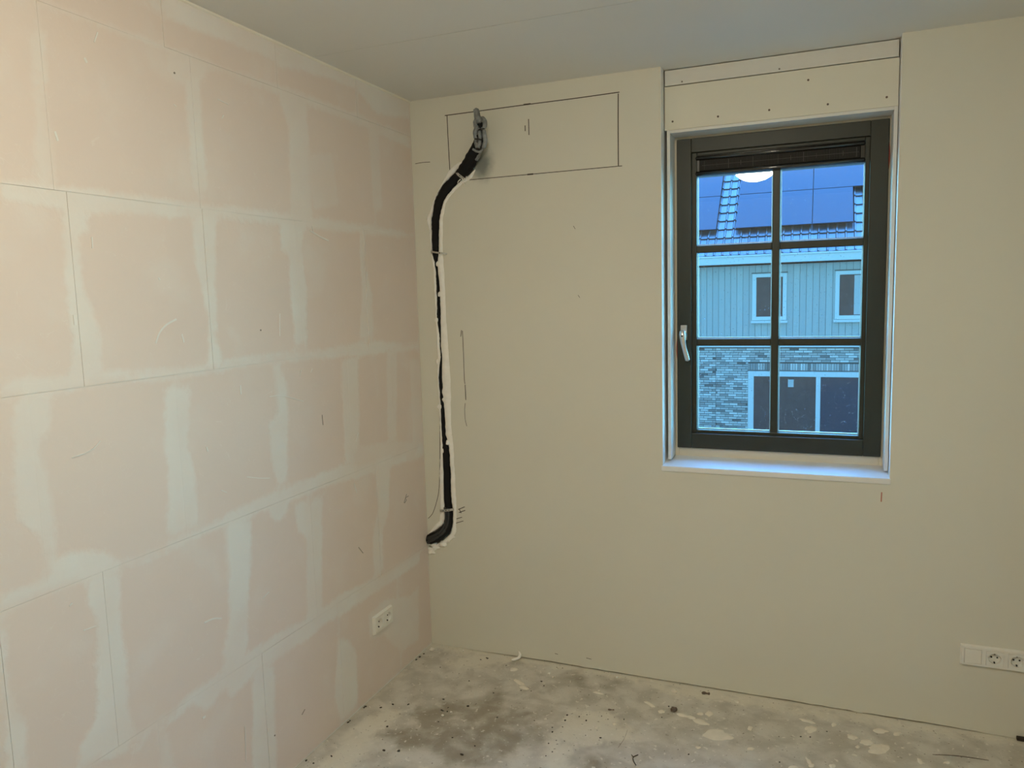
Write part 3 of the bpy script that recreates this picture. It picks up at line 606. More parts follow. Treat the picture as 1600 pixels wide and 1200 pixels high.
ceiling = tag(box('ceiling', (-0.2, ROOM_X + 0.2, ROOM_Y - 0.1, 0.35, H + 0.004, H + 0.16), M['ceiling']), 'pale flat ceiling of two slabs with a hairline joint', kind='structure')
box('ceiling_slab', (-0.02, ROOM_X + 0.02, -0.7285, 0.30, H, H + 0.006), M['ceiling'], ceiling)
box('ceiling_slab', (-0.02, ROOM_X + 0.02, ROOM_Y - 0.02, -0.7312, H, H + 0.006), M['ceiling'], ceiling)
tag(box('wall_right', (ROOM_X, ROOM_X + 0.1, ROOM_Y - 0.1, 0.06, -0.01, H + 0.01), M['plain_plaster']), 'plain plastered side wall', kind='structure')
tag(box('wall_rear', (-0.1, ROOM_X + 0.1, ROOM_Y - 0.1, ROOM_Y, -0.01, H + 0.01), M['plain_plaster']), 'plain plastered wall behind the viewer', kind='structure')

# ------------------------------------------------------------------ left wall: gypsum blocks
wall_left = tag(box('wall_left', (-0.12, -0.0014, ROOM_Y - 0.1, 0.06, -0.01, H + 0.01), M['filler']), 'pink gypsum block wall with pale filled joints', kind='structure')
ROWS = [0.004, 0.505, 1.002, 1.500, 1.995, 2.443, 2.599]
HEADS = [
    [-0.300, -0.753, -1.203, -1.650, -2.100, -2.550],
    [-0.430, -0.890, -1.332, -1.783, -2.066, -2.520],
    [-0.268, -0.600, -1.047, -1.488, -1.938, -2.390],
    [-0.435, -0.885, -1.330, -1.786, -2.240, -2.690],
    [-0.337, -0.840, -1.335, -1.820, -2.320],
    [-0.440, -0.935, -1.430, -1.930, -2.430]]
def add_block(y0, y1, z0, z1, rnd):
    g = 0.00045
    off = rnd.uniform(-0.0006, 0.0006)
    ya, yb, za, zb = y0 + g, y1 - g, z0 + g, z1 - g
    ny, nz_ = max(2, int((yb - ya) / 0.022)), max(2, int((zb - za) / 0.022))
    ys, zs = np.linspace(ya, yb, ny + 1), np.linspace(za, zb, nz_ + 1)
    Y, Z = np.meshgrid(ys, zs)
    P = np.stack([Y.ravel(), Z.ravel()], 1)
    tilt = rnd.uniform(-0.0008, 0.0008)
    X = off + tilt * (P[:, 0] - (ya + yb) / 2) / 0.25
    verts = [(x, y, z) for x, (y, z) in zip(X, P)]
    w = ny + 1
    faces = [(j * w + i, j * w + i + 1, (j + 1) * w + i + 1, (j + 1) * w + i) for j in range(nz_) for i in range(ny)]
    b0 = len(verts)
    verts += [(-0.0045, ya, za), (-0.0045, yb, za), (-0.0045, yb, zb), (-0.0045, ya, zb)]
    bottom = list(range(0, w)); right = [j * w + ny for j in range(nz_ + 1)]
    top = [nz_ * w + i for i in range(ny, -1, -1)]; left = [j * w for j in range(nz_, -1, -1)]
    for k, edge in enumerate((bottom, right, top, left)):
        faces.append(tuple(edge[::-1]) + (b0 + k, b0 + (k + 1) % 4))
    best = np.full(len(P), -0.2); st = np.full(len(P), 0.4)
    for s, poly in FILLER:
        V = np.array(poly)
        if V[:, 0].max() < ya - 0.1 or V[:, 0].min() > yb + 0.1 or V[:, 1].max() < za - 0.1 or V[:, 1].min() > zb + 0.1: continue
        d = signed_distance(P, poly)
        m = d > best
        best[m] = d[m]; st[m] = s
    edge = 0.007 - np.minimum(np.minimum(P[:, 0] - ya, yb - P[:, 0]), np.minimum(P[:, 1] - za, zb - P[:, 1]))
    m = edge > best
    best[m] = edge[m]; st[m] = 0.4
    me = bpy.data.meshes.new('gypsum_block')
    me.from_pydata(verts, [], faces)
    float_attr(me, 'filler', np.concatenate([best, np.zeros(4)]))
    float_attr(me, 'filler_strength', np.concatenate([st, np.full(4, 0.6)]))
    me.materials.append(M['gypsum'])
    link_mesh('gypsum_block', me, wall_left)
rb = random.Random(3)
for r, heads in enumerate(HEADS):
    hs = [0.0] + heads
    for y1, y0 in zip(hs, hs[1:]):
        add_block(y0, y1, ROWS[r], ROWS[r + 1], rb)
# the wall goes on behind the viewer
box('gypsum_facing', (-0.0045, 0.0, ROOM_Y, -2.70, 0.004, 2.599), M['gypsum'], wall_left)

def add_ribbon(bm, pts, half, axis, proud):
    """A flat drawn line with a little thickness. axis 'Y': on the back wall (x,z); 'X': on the left wall (y,z)."""
    P = np.array(pts, float)
    to3 = (lambda q, k: (q[0], -proud * k, q[1])) if axis == 'Y' else (lambda q, k: (proud * k, q[0], q[1]))
    prev = None
    for i in range(len(P)):
        t = P[min(i + 1, len(P) - 1)] - P[max(i - 1, 0)]
        t = t / max(np.linalg.norm(t), 1e-9)
        nn = np.array([-t[1], t[0]]) * half
        ring = [bm.verts.new(to3(P[i] + nn, 0.2)), bm.verts.new(to3(P[i] + nn, 1)), bm.verts.new(to3(P[i] - nn, 1)), bm.verts.new(to3(P[i] - nn, 0.2))]
        if prev:
            for k in range(4): bm.faces.new((prev[k], prev[(k + 1) % 4], ring[(k + 1) % 4], ring[k]))
        else: bm.faces.new(ring)
        prev = ring
    bm.faces.new(prev)

for t, pl in WALL_MARKS:
    bm = bmesh.new(); add_ribbon(bm, pl, t * 0.0014, 'X', 0.0016)
    obj('pencil_mark', bm, M['graphite'], wall_left)

for t, pl in NICKS:
    bm = bmesh.new(); add_ribbon(bm, catmull(pl, 10) if len(pl) > 2 else pl, t * 0.0013, 'X', 0.0018)
    obj('plaster_nick', bm, M['filler'], wall_left)
for y, z in SCREW_HOLES:
    bm = bmesh.new(); add_cyl(bm, (0.0012, y, z), 'X', 0.0030, 0.0012, 10)
    obj('screw_hole', bm, M['graphite'], wall_left)

# caulk line between left wall and ceiling
bm = bmesh.new()
prev = None
for y in np.linspace(-2.6, 0.0, 60):
    r = 0.0065 + 0.0018 * noise.noise(Vector((0, y * 9, 3)))
    ring = [bm.verts.new(q) for q in ((0.0, y, H), (r, y, H), (r * 0.75, y, H - r * 0.75), (0.0, y, H - r * 1.2))]
    if prev:
        for k in range(4): bm.faces.new((prev[k], prev[(k + 1) % 4], ring[(k + 1) % 4], ring[k]))
    else: bm.faces.new(ring)
    prev = ring
bm.faces.new(prev)
tag(obj('trim_1', bm, M['cove']), 'thin pale caulk line between pink block wall and ceiling', kind='structure')

# ------------------------------------------------------------------ back wall with window bay and pipe chase
BX0, BX1, SILL_Z = 1.150, 2.020, 0.946
def ragged(pl, n, amp):
    P = np.array(pl, float)
    s = np.concatenate([[0], np.cumsum(np.linalg.norm(np.diff(P, axis=0), axis=1))])
    t = np.linspace(0, s[-1], n)
    Q = np.stack([np.interp(t, s, P[:, k]) for k in range(2)], 1)
    for i in range(1, n - 1):
        Q[i, 0] += amp * (noise.noise(Vector((i * 0.31, amp * 900, 0))) + 0.6 * noise.noise(Vector((i * 0.83, amp * 500, 4))))
    return [tuple(q) for q in Q]
CHASE_LEFT = ragged(CHASE_LEFT, 130, 0.0034)
CHASE_RIGHT = ragged(CHASE_RIGHT, 130, 0.0030)
chase = [(max(x, 0.004), z) for x, z in CHASE_LEFT] + [(max(x, 0.012), z) for x, z in reversed(CHASE_RIGHT)]
def build_back_wall():
    outer = []
    xs = np.linspace(-0.02, ROOM_X + 0.02, 130)
    for x in xs:
        gap = 0.0
        if 0.33 < x < 2.36: gap = 0.0045 + 0.004 * noise.noise(Vector((x * 4, 1, 0))) + 0.0025 * noise.noise(Vector((x * 22, 5, 0)))
        if 1.90 < x < 1.945: gap = 0.0
        outer.append((x, max(0.0, gap) + 0.0004))
    outer += [(ROOM_X + 0.02, H + 0.002), (BX1, H + 0.002), (BX1, SILL_Z), (BX0, SILL_Z), (BX0, H + 0.002), (-0.02, H + 0.002)]
    loops = [outer, chase]
    vs, es = [], []
    for lp in loops:
        b0 = len(vs)
        vs += [Vector(q) for q in lp]
        es += [(b0 + i, b0 + (i + 1) % len(lp)) for i in range(len(lp))]
    ov, oe, of, *_ = geometry.delaunay_2d_cdt(vs, es, [], 0, 1e-6)
    cen = np.array([[(sum(ov[i][0] for i in f)) / len(f), (sum(ov[i][1] for i in f)) / len(f)] for f in of])
    keep = (signed_distance(cen, outer) > 0) & (signed_distance(cen, chase) < 0)
    bm = bmesh.new()
    bv = [bm.verts.new((v[0], 0, v[1])) for v in ov]
    for f, k in zip(of, keep):
        if k: bm.faces.new([bv[i] for i in f])
    def skirt(lp, depth, closed=True):
        a = [bm.verts.new((q[0], 0, q[1])) for q in lp]; c = [bm.verts.new((q[0], depth, q[1])) for q in lp]
        for i in range(len(lp) if closed else len(lp) - 1):
            j = (i + 1) % len(lp)
            bm.faces.new((a[i], a[j], c[j], c[i]))
    skirt(chase, 0.047)
    skirt([q for q in outer[:130]], 0.03, False)
    skirt([(BX1, H + 0.002), (BX1, SILL_Z), (BX0, SILL_Z), (BX0, H + 0.002)], 0.20, False)
    # masonry core behind the plaster
    add_box(bm, -0.12, BX0 - 0.0005, 0.047, 0.30, -0.02, H + 0.01)
    add_box(bm, BX1 + 0.0005, ROOM_X + 0.12, 0.047, 0.30, -0.02, H + 0.01)
    add_box(bm, BX0 - 0.0005, BX1 + 0.0005, 0.047, 0.30, -0.02, SILL_Z - 0.001)
    add_box(bm, BX0 - 0.0005, BX1 + 0.0005, 0.095, 0.30, 2.372, H + 0.01)
    add_box(bm, -0.12, ROOM_X + 0.12, 0.02, 0.047, -0.02, 0.05)
    bmesh.ops.remove_doubles(bm, verts=bm.verts, dist=1e-6)
    return tag(obj('wall_back', bm, M['plaster']), 'cream plastered wall with window bay and pipe chase', kind='structure')
wall_back = build_back_wall()
boxes_out = [(-3.5, 1.17, 0.30, 0.42, -2.9, 4.2), (2.01, 6.5, 0.30, 0.42, -2.9, 4.2), (1.17, 2.01, 0.30, 0.42, -2.9, 0.98), (1.17, 2.01, 0.30, 0.42, 2.37, 4.2)]
tag(boxes('wall_outside', boxes_out, M['outer_brick']), 'red brick outer leaf of this house', kind='structure')

# white strip along the reveals: they are painted white
bm = bmesh.new()
add_box(bm, BX0, BX0 + 0.0012, 0.0008, 0.17, 0.967, H)
add_box(bm, BX1 - 0.0012, BX1, 0.0008, 0.17, 0.967, H)
obj('painted_reveal', bm, M['white_paint'], wall_back)

# foam that fills the chase on both sides of the pipe
def resample(pl, n):
    P = np.array(pl, float)
    s = np.concatenate([[0], np.cumsum(np.linalg.norm(np.diff(P[:, :2], axis=0), axis=1))])
    t = np.linspace(0, s[-1], n)
    return np.stack([np.interp(t, s, P[:, k]) for k in range(P.shape[1])], 1)
def nearest(q, P):
    d = ((P - q) ** 2).sum(1)
    return P[d.argmin()]
Lc, Rc = resample(chase[:len(CHASE_LEFT)], 500), resample(chase[len(CHASE_LEFT):][::-1], 500)
center = [(x, z, r * 0.93) for x, y, z, r in PIPE_UPPER[3:]] + [tuple(c) for c in CRACK[1:]]
Cc = resample(center, 330)
def foam(side):
    bm = bmesh.new()
    prev = None
    E_ = Lc if side < 0 else Rc
    K = 7
    for i, (cx, cz, hw) in enumerate(Cc):
        a = np.array([cx, cz]); 
        t = Cc[min(i + 2, len(Cc) - 1)][:2] - Cc[max(i - 2, 0)][:2]; t /= np.linalg.norm(t)
        nn = np.array([t[1], -t[0]]) * (1 if side < 0 else -1)     # travelling downwards: left is -x
        if nn[0] * side < 0 and abs(t[1]) > 0.5: nn = -nn
        edge = nearest(a + nn * 0.035, E_)
        jit = 0.0022 * noise.noise(Vector((i * 0.16, side * 3, 0))) + 0.0013 * noise.noise(Vector((i * 0.5, side * 7, 0)))
        inner = a + nn * max(hw + jit, 0.0002)
        if np.dot(edge - inner, nn) < 0.002: edge = inner + nn * 0.002
        bulge = 0.004 + 0.005 * (0.5 + 0.5 * noise.noise(Vector((i * 0.09, side * 5, 2)))) + 0.003 * noise.noise(Vector((i * 0.35, side, 9)))
        ring = []
        for k in range(K + 1):
            f = k / K
            q = edge * (1 - f) + inner * f
            y = 0.006 - (bulge + 0.006) * math.sin(math.pi * min(1, 0.12 + f * 0.85)) ** 0.7 + (0.016 if k == K else 0) + 0.0012 * noise.noise(Vector((i * 0.4, k * 0.9, side * 4)))
            ring.append(bm.verts.new((q[0], y, q[1])))
        ring.append(bm.verts.new((inner[0], 0.044, inner[1])))
        if prev:
            for k in range(len(ring) - 1): bm.faces.new((prev[k], prev[k + 1], ring[k + 1], ring[k]))
        prev = ring
    return obj('filling_foam', bm, M['foam'], wall_back, smooth=True)
foam(-1); foam(1)
# lumps of foam squeezed out at the bottom corner
for k, (x, z, r) in enumerate([(-0.007, 0.482, 0.017), (0.017, 0.478, 0.017), (0.046, 0.494, 0.019), (0.079, 0.516, 0.017), (0.111, 0.536, 0.016), (0.136, 0.560, 0.014), (-0.006, 0.511, 0.014), (0.151, 0.600, 0.010), (0.026, 0.505, 0.014), (0.064, 0.512, 0.014)]):
    bm = bmesh.new()
    r *= (0.75, 1.25, 0.85, 1.15, 0.9)[k % 5]; x += (0.004, -0.003, 0.002)[k % 3]; z += (0.003, -0.002, 0.005, 0.0)[k % 4]
    bmesh.ops.create_icosphere(bm, subdivisions=3, radius=r)
    for v in bm.verts:
        v.co *= 1 + 0.6 * noise.noise(v.co * 80 + Vector((k * 3, 0, 0)))
        v.co = Vector((x, 0.004, z)) + Vector((v.co.x * 1.15, v.co.y * 0.7, v.co.z * 0.8))
        v.co.x = max(v.co.x, 0.001)
    obj('foam_lump', bm, M['foam'], wall_back, smooth=True)
for z, dx in ((1.405, -0.014), (1.225, 0.018), (1.19, -0.012), (1.86, 0.012), (0.98, -0.012), (1.02, 0.016), (1.60, -0.01), (1.72, 0.012)):
    c = min(Cc, key=lambda q: abs(q[1] - z))
    bm = bmesh.new()
    bmesh.ops.create_icosphere(bm, subdivisions=2, radius=0.010)
    for v in bm.verts:
        v.co *= 1 + 0.4 * noise.noise(v.co * 120 + Vector((z * 9, 0, 0)))
        v.co = Vector((c[0] + dx, -0.003, z)) + Vector((v.co.x, v.co.y * 0.6, v.co.z * 1.3))
    obj('foam_lump', bm, M['foam'], wall_back, smooth=True)

# lines drawn on the plaster
for t, pl in MARKS:
    bm = bmesh.new(); add_ribbon(bm, catmull(pl, max(2, 6 * (len(pl) - 1))) if len(pl) > 2 else pl, t * 0.0015, 'Y', 0.0006)
    obj('marker_line', bm, M['ink'], wall_back)
bm = bmesh.new(); add_ribbon(bm, RED_MARK, 0.0022, 'Y', 0.0006)
tag(obj('marker_line', bm, M['red_ink'], wall_back), 'short red pencil stroke')

# ------------------------------------------------------------------ header boards over the window
hdr = tag(boxes('trim_2', [(1.1545, 2.0165, 0.06, 0.09, 2.361, 2.5335)], M['board'], bevel=0.0008), 'cream header board screwed above the window', kind='structure')
for x, z in SCREWS:
    bm = bmesh.new(); add_cyl(bm, (x, 0.0595, z), 'Y', 0.0042, 0.0016, 10)
    obj('screw', bm, M['chip'], hdr)
top = tag(boxes('trim_3', [(1.1565, 2.0135, 0.057, 0.09, 2.5365, 2.5965)], M['white_board'], bevel=0.001), 'whitish packing strip between header board and ceiling', kind='structure')
for x, z in SCREWS_TOP:
    bm = bmesh.new(); add_cyl(bm, (x, 0.0565, z), 'Y', 0.0035, 0.0014, 10)
    obj('screw', bm, M['graphite'], top)

# ------------------------------------------------------------------ window
win = tag(empty('window_1', (1.585, 0.17, 0.967)), 'dark olive six pane window with vent grille in white bay', kind='structure')
bm = bmesh.new()
v = [bm.verts.new(q) for q in ((1.146, -0.007, 0.945), (2.0225, -0.007, 0.945), (2.0225, 0.19, 0.945), (1.146, 0.19, 0.945),
                               (1.146, -0.007, 0.967), (2.0225, -0.007, 0.967), (2.0225, 0.19, 0.981), (1.146, 0.19, 0.981))]
for f in ((0, 3, 2, 1), (4, 5, 6, 7), (0, 1, 5, 4), (1, 2, 6, 5), (2, 3, 7, 6), (3, 0, 4, 7)): bm.faces.new([v[i] for i in f])
bmesh.ops.bevel(bm, geom=list(bm.edges), offset=0.0025, segments=2, affect='EDGES')
obj('window_sill', bm, M['white_paint'], win)
def ring_boxes(x0, x1, z0, z1, wl_, wr, wb, wt, y0, y1):
    return [(x0, x0 + wl_, y0, y1, z0, z1), (x1 - wr, x1, y0, y1, z0, z1), (x0 + wl_, x1 - wr, y0, y1, z0, z0 + wb), (x0 + wl_, x1 - wr, y0, y1, z1 - wt, z1)]
boxes('frame', ring_boxes(1.1515, 2.0185, 0.972, 2.372, 0.040, 0.028, 0.050, 0.040, 0.170, 0.262), M['frame_cream'], win, bevel=0.002)
box('lining_strip', (1.1630, 1.1760, 0.060, 0.171, 0.983, 2.3605), M['lining'], win, bevel=0.001)
box('lining_strip', (2.0030, 2.0165, 0.060, 0.171, 0.983, 2.3605), M['lining'], win, bevel=0.001)
box('head_lining', (1.1760, 2.0030, 0.061, 0.171, 2.3485, 2.3605), M['lining'], win, bevel=0.001)
sash = boxes('sash', ring_boxes(1.186, 1.9965, 1.0175, 2.3375, 0.061, 0.0655, 0.0665, 0.0585, 0.155, 0.235), M['sash_green'], win, bevel=0.0025)
boxes('glazing_bead', ring_boxes(1.246, 1.932, 1.083, 2.280, 0.0225, 0.0185, 0.015, 0.014, 0.169, 0.189), M['sash_green'], sash, bevel=0.003)
GX0, GX1, GZ0, GZ1 = 1.268, 1.914, 1.097, 2.183
VX0, VX1 = 1.571, 1.603
HB = [(1.465, 1.496), (1.862, 1.893)]
bm = bmesh.new(); add_box(bm, VX0, VX1, 0.171, 0.1885, GZ0 - 0.004, GZ1, bevel=0.004); add_box(bm, VX0 + 0.003, VX1 - 0.003, 0.198, 0.222, GZ0 - 0.004, GZ1, bevel=0.002)
obj('glazing_bar', bm, M['sash_green'], sash)
for z0, z1 in HB:
    for xa, xb in ((GX0 - 0.003, VX0 + 0.001), (VX1 - 0.001, GX1 + 0.003)):
        bm = bmesh.new(); add_box(bm, xa, xb, 0.1715, 0.1885, z0, z1, bevel=0.004); add_box(bm, xa, xb, 0.198, 0.221, z0 + 0.003, z1 - 0.003, bevel=0.002)
        obj('glazing_bar', bm, M['sash_green'], sash)
zs_ = [GZ0, HB[0][0], HB[0][1], HB[1][0], HB[1][1], GZ1]
for xa, xb in ((GX0, VX0), (VX1, GX1)):
    for k in range(3):
        za, zb = zs_[2 * k], zs_[2 * k + 1]
        pane = box('pane', (xa - 0.002, xb + 0.002, 0.1905, 0.1945, za - 0.002, zb + 0.002), M['glass'], sash)
        s_ = 0.0042
        boxes('spacer', [(xa, xb, 0.1950, 0.2050, za, za + s_ * 1.3), (xa, xa + s_ * 0.8, 0.1950, 0.2050, za + s_, zb), (xb - s_ * 0.8, xb, 0.1950, 0.2050, za + s_, zb)], M['spacer'], sash)
# raindrops on the outer face, too many to count
rd = random.Random(11)
bm = bmesh.new()
for _ in range(1700):
    x, z = rd.uniform(GX0 + 0.005, GX1 - 0.005), GZ0 + (GZ1 - GZ0) * rd.random() ** 1.25
    if VX0 - 0.006 < x < VX1 + 0.006 or any(a - 0.006 < z < c + 0.006 for a, c in HB): continue
    r = 0.0009 + 0.0015 * rd.random() ** 2
    cc = bm.verts.new((x, 0.1947 + r * 0.7, z))
    rg = [bm.verts.new((x + r * math.cos(k * math.pi / 3), 0.1946, z + r * 1.15 * math.sin(k * math.pi / 3))) for k in range(6)]
    for k in range(6): bm.faces.new((rg[k], rg[(k + 1) % 6], cc))
tag(obj('raindrops', bm, M['drop'], sash), kind='stuff')
# ventilation grille set in the top of the glass
gr = boxes('ventilation_grille', [(1.2615, 1.9145, 0.172, 0.230, 2.1825, 2.2660)], M['black_gloss'], sash, bevel=0.002)
for zc, rr in ((2.2555, 0.0075), (2.1925, 0.0085)):
    bm = bmesh.new(); add_tube(bm, [(1.266, 0.168, zc, rr), (1.588, 0.168, zc, rr), (1.910, 0.168, zc, rr)], 16)
    obj('rounded_lip', bm, M['black_gloss'], gr, smooth=True)
box('grille_mesh', (1.279, 1.898, 0.1690, 0.1725, 2.2020, 2.2470), M['mesh_grey'], gr)
bm = bmesh.new()
add_box(bm, 1.289, 1.892, 0.1680, 0.1692, 2.2238, 2.2252)
for k in range(13):
    x = 1.300 + k * 0.0485
    add_box(bm, x, x + 0.0014, 0.1680, 0.1692, 2.2150 if k % 2 else 2.206, 2.2340 if k % 2 else 2.2430)
for k in range(104):
    x = 1.283 + k * 0.0059
    add_box(bm, x, x + 0.0016, 0.1684, 0.1692, 2.204, 2.245)
obj('grille_line', bm, M['mesh_line'], gr)
# handle
hd = box('handle', (1.2015, 1.2290, 0.1455, 0.1555, 1.492, 1.557), M['steel'], sash, bevel=0.003)
bm = bmesh.new(); add_cyl(bm, (1.2155, 0.132, 1.517), 'Y', 0.0135, 0.028, 20, 0.0135)
obj('handle_boss', bm, M['steel'], hd, smooth=False)
lev = catmull([(1.2140, 0.117, 1.531, 0.0125), (1.2150, 0.112, 1.514, 0.0135), (1.2190, 0.109, 1.485, 0.0112), (1.2265, 0.108, 1.450, 0.0100), (1.2375, 0.110, 1.408, 0.0098)], 26)
bm = bmesh.new(); add_tube(bm, lev, 14, flat=0.62)
obj('handle_lever', bm, M['steel'], hd, smooth=True)
bm = bmesh.new(); add_cyl(bm, (1.2155, 0.1035, 1.512), 'Y', 0.0042, 0.003, 12)
obj('handle_screw', bm, M['hole'], hd)
# red gasket bulging past the sash
for x, z0, z1, s in ((1.1865, 1.395, 1.510, -1), (1.9960, 2.140, 2.255, 1)):
    bm = bmesh.new(); add_tube(bm, [(x + s * 0.0040 * math.sin(math.pi * f) - s * 0.003, 0.161, z0 + (z1 - z0) * f, 0.0032) for f in np.linspace(0, 1, 14)], 8)
    obj('red_gasket', bm, M['red'], sash, smooth=True)

# ------------------------------------------------------------------ the insulated pipe in the chase
pipe = tag(empty('insulated_pipe', (0.30, 0.0, 2.26)), 'black insulated pipe in the wall chase with taped grey cable ends', 'pipe')
rows = np.vstack([catmull(PIPE_UPPER, 70), catmull(PIPE_MIDDLE, 60)[1:], catmull(PIPE_LOWER, 50)[1:]])
rows[:, 1] += np.clip(0.03 - rows[:, 0], 0, 0.02) * 0.3
rows = np.vstack([rows, [[rows[-1, 0] - 0.012, rows[-1, 1] + 0.004, rows[-1, 2] - 0.002, rows[-1, 3]], [-0.020, rows[-1, 1] + 0.008, rows[-1, 2] - 0.004, rows[-1, 3]]]])
bm = bmesh.new(); add_tube(bm, rows, 16, rough=0.16)
obj('pipe_insulation', bm, M['rubber'], pipe, smooth=True)
bm = bmesh.new(); add_tube(bm, catmull(PIPE_THIN, 60), 8, rough=0.5)
obj('thin_cable', bm, M['rubber'], pipe, smooth=True)
low = catmull(PIPE_LOWER, 50)[18:]
for dx, dz, r in ((0.0, 0.011, 0.0065), (-0.004, -0.010, 0.006), (0.003, 0.000, 0.006)):
    q = low.copy()
    q[:, 0] = np.maximum(q[:, 0] - dz * 0.9 * np.linspace(1, 0, len(q)) + dx, 0.012); q[:, 2] += dz * np.linspace(0.2, 1, len(q)); q[:, 1] -= low[:, 3] * 0.85; q[:, 3] = r
    bm = bmesh.new(); add_tube(bm, q, 10)
    obj('cable', bm, M['dark_cable'], pipe, smooth=True)
for k, lp in enumerate(LOOPS):
    q = catmull(lp, 18); q[:, 3] *= 0.86
    bm = bmesh.new(); add_tube(bm, q, 12, rough=0.26, seed=k * 5)
    obj('cable_end', bm, M['grey_cable'], pipe, smooth=True)
# dark core holding the bundle together
core = catmull([(0.386, -0.070, 2.352, 0.014), (0.386, -0.070, 2.40, 0.014), (0.380, -0.070, 2.44, 0.013), (0.376, -0.072, 2.475, 0.010)], 16)
bm = bmesh.new(); add_tube(bm, core, 12, rough=0.3)
obj('bundle_core', bm, M['rubber'], pipe, smooth=True)
for a, c in TIES:
    bm = bmesh.new(); pts = catmull([(*a, 0.0028), ((a[0] + c[0]) / 2, a[1] - 0.006, (a[2] + c[2]) / 2, 0.0028), (*c, 0.0028)], 9)
    add_tube(bm, pts, 8); obj('cable_tie', bm, M['tie'], pipe, smooth=True)
for k, (a, c) in enumerate(STRAPS):
    a, c = np.array(a), np.array(c); t = (c - a) / np.linalg.norm(c - a); nn = np.array([-t[1], t[0]])
    bm = bmesh.new(); prev = None
    yb = -0.016 if k != 1 else -0.030
    for f in np.linspace(0, 1, 16):
        q = a + (c - a) * f; y = -0.003 + (yb + 0.003) * math.sin(math.pi * f) ** 0.6
        hw = 0.0055 if k < 2 else 0.004
        ring = [bm.verts.new((q[0] + nn[0] * s, y + dy, q[1] + nn[1] * s)) for s, dy in ((hw, 0), (hw, -0.0016), (-hw, -0.0016), (-hw, 0))]
        if prev:
            for j in range(4): bm.faces.new((prev[j], prev[(j + 1) % 4], ring[(j + 1) % 4], ring[j]))
        else: bm.faces.new(ring)
        prev = ring
    bm.faces.new(prev)
    st_ = obj('fixing_strap', bm, M['zinc'], pipe)
    for f in ((0.3, 0.5, 0.7) if k == 0 else (0.62,)):
        q = a + (c - a) * f; y = -0.003 + (yb + 0.003) * math.sin(math.pi * f) ** 0.6
        bm = bmesh.new(); add_cyl(bm, (q[0], y - 0.002, q[1]), 'Y', 0.0026, 0.0012, 10)
        obj('strap_hole', bm, M['hole'], st_)
for dx, dz, ang in ((0.0, 0.0, -1.2), (0.012, -0.004, -1.9), (-0.008, -0.006, -2.4), (0.02, 0.004, -0.6)):
    x, z = 0.262 + dx, 2.235 + dz
    bm = bmesh.new(); add_tube(bm, [(x, -0.018, z, 0.0028), (x + 0.014 * math.cos(ang), -0.024, z + 0.014 * math.sin(ang), 0.0022), (x + 0.03 * math.cos(ang + 0.3), -0.020, z + 0.03 * math.sin(ang + 0.3), 0.0010)], 7, rough=0.5)
    obj('foam_shred', bm, M['foam'], pipe, smooth=True)

# ------------------------------------------------------------------ sockets
def socket_mesh(size=0.063, r=0.0205, depth=0.0135, proud=0.014, seg=32):
    """Square insert with a round dished recess, front towards -Y, centred on the origin (wall plane y=0)."""
    bm = bmesh.new()
    h = size / 2
    def sq(a):
        c, s = math.cos(a), math.sin(a); k = h / max(abs(c), abs(s)); return c * k, s * k
    A = [2 * math.pi * k / seg for k in range(seg)]
    rings = [[(*sq(a), 0.0) for a in A], [(*sq(a), proud) for a in A], [(r * 1.02 * math.cos(a), r * 1.02 * math.sin(a), proud) for a in A],
             [(r * math.cos(a), r * math.sin(a), proud - 0.0012) for a in A], [(r * 0.97 * math.cos(a), r * 0.97 * math.sin(a), proud - depth) for a in A]]
    R = [[bm.verts.new((x, -y, z)) for x, z, y in rg] for rg in rings]
    for a, c in zip(R, R[1:]):
        for k in range(seg): bm.faces.new((a[k], a[(k + 1) % seg], c[(k + 1) % seg], c[k]))
    bm.faces.new(R[-1])
    return bm
def frame_mesh(w, hgt, offsets):
    """Cover frame with a bevelled rim and one square opening per unit."""
    bm = bmesh.new()
    d, b, ho = 0.0125, 0.005, 0.0284
    o = [(-w / 2, -hgt / 2), (w / 2, -hgt / 2), (w / 2, hgt / 2), (-w / 2, hgt / 2)]
    A = [bm.verts.new((x, 0, z)) for x, z in o]
    B = [bm.verts.new((x * (1 - 2 * b / w), -d, z * (1 - 2 * b / hgt))) for x, z in o]
    C = [bm.verts.new((x * (1 - 2 * b / w), 0, z * (1 - 2 * b / hgt))) for x, z in o]
    for k in range(4):
        bm.faces.new((A[k], A[(k + 1) % 4], B[(k + 1) % 4], B[k]))
    bm.faces.new(A)
    xi, zi = w / 2 - b, hgt / 2 - b
    add_box(bm, -xi, xi, -d, -0.0004, ho, zi)
    add_box(bm, -xi, xi, -d, -0.0004, -zi, -ho)
    cuts = [-xi] + [q for off in offsets for q in (off - ho, off + ho)] + [xi]
    for x0, x1 in zip(cuts[::2], cuts[1::2]):
        add_box(bm, x0, x1, -d, -0.0004, -ho, ho)
    for v in C: bm.verts.remove(v)
    return bm
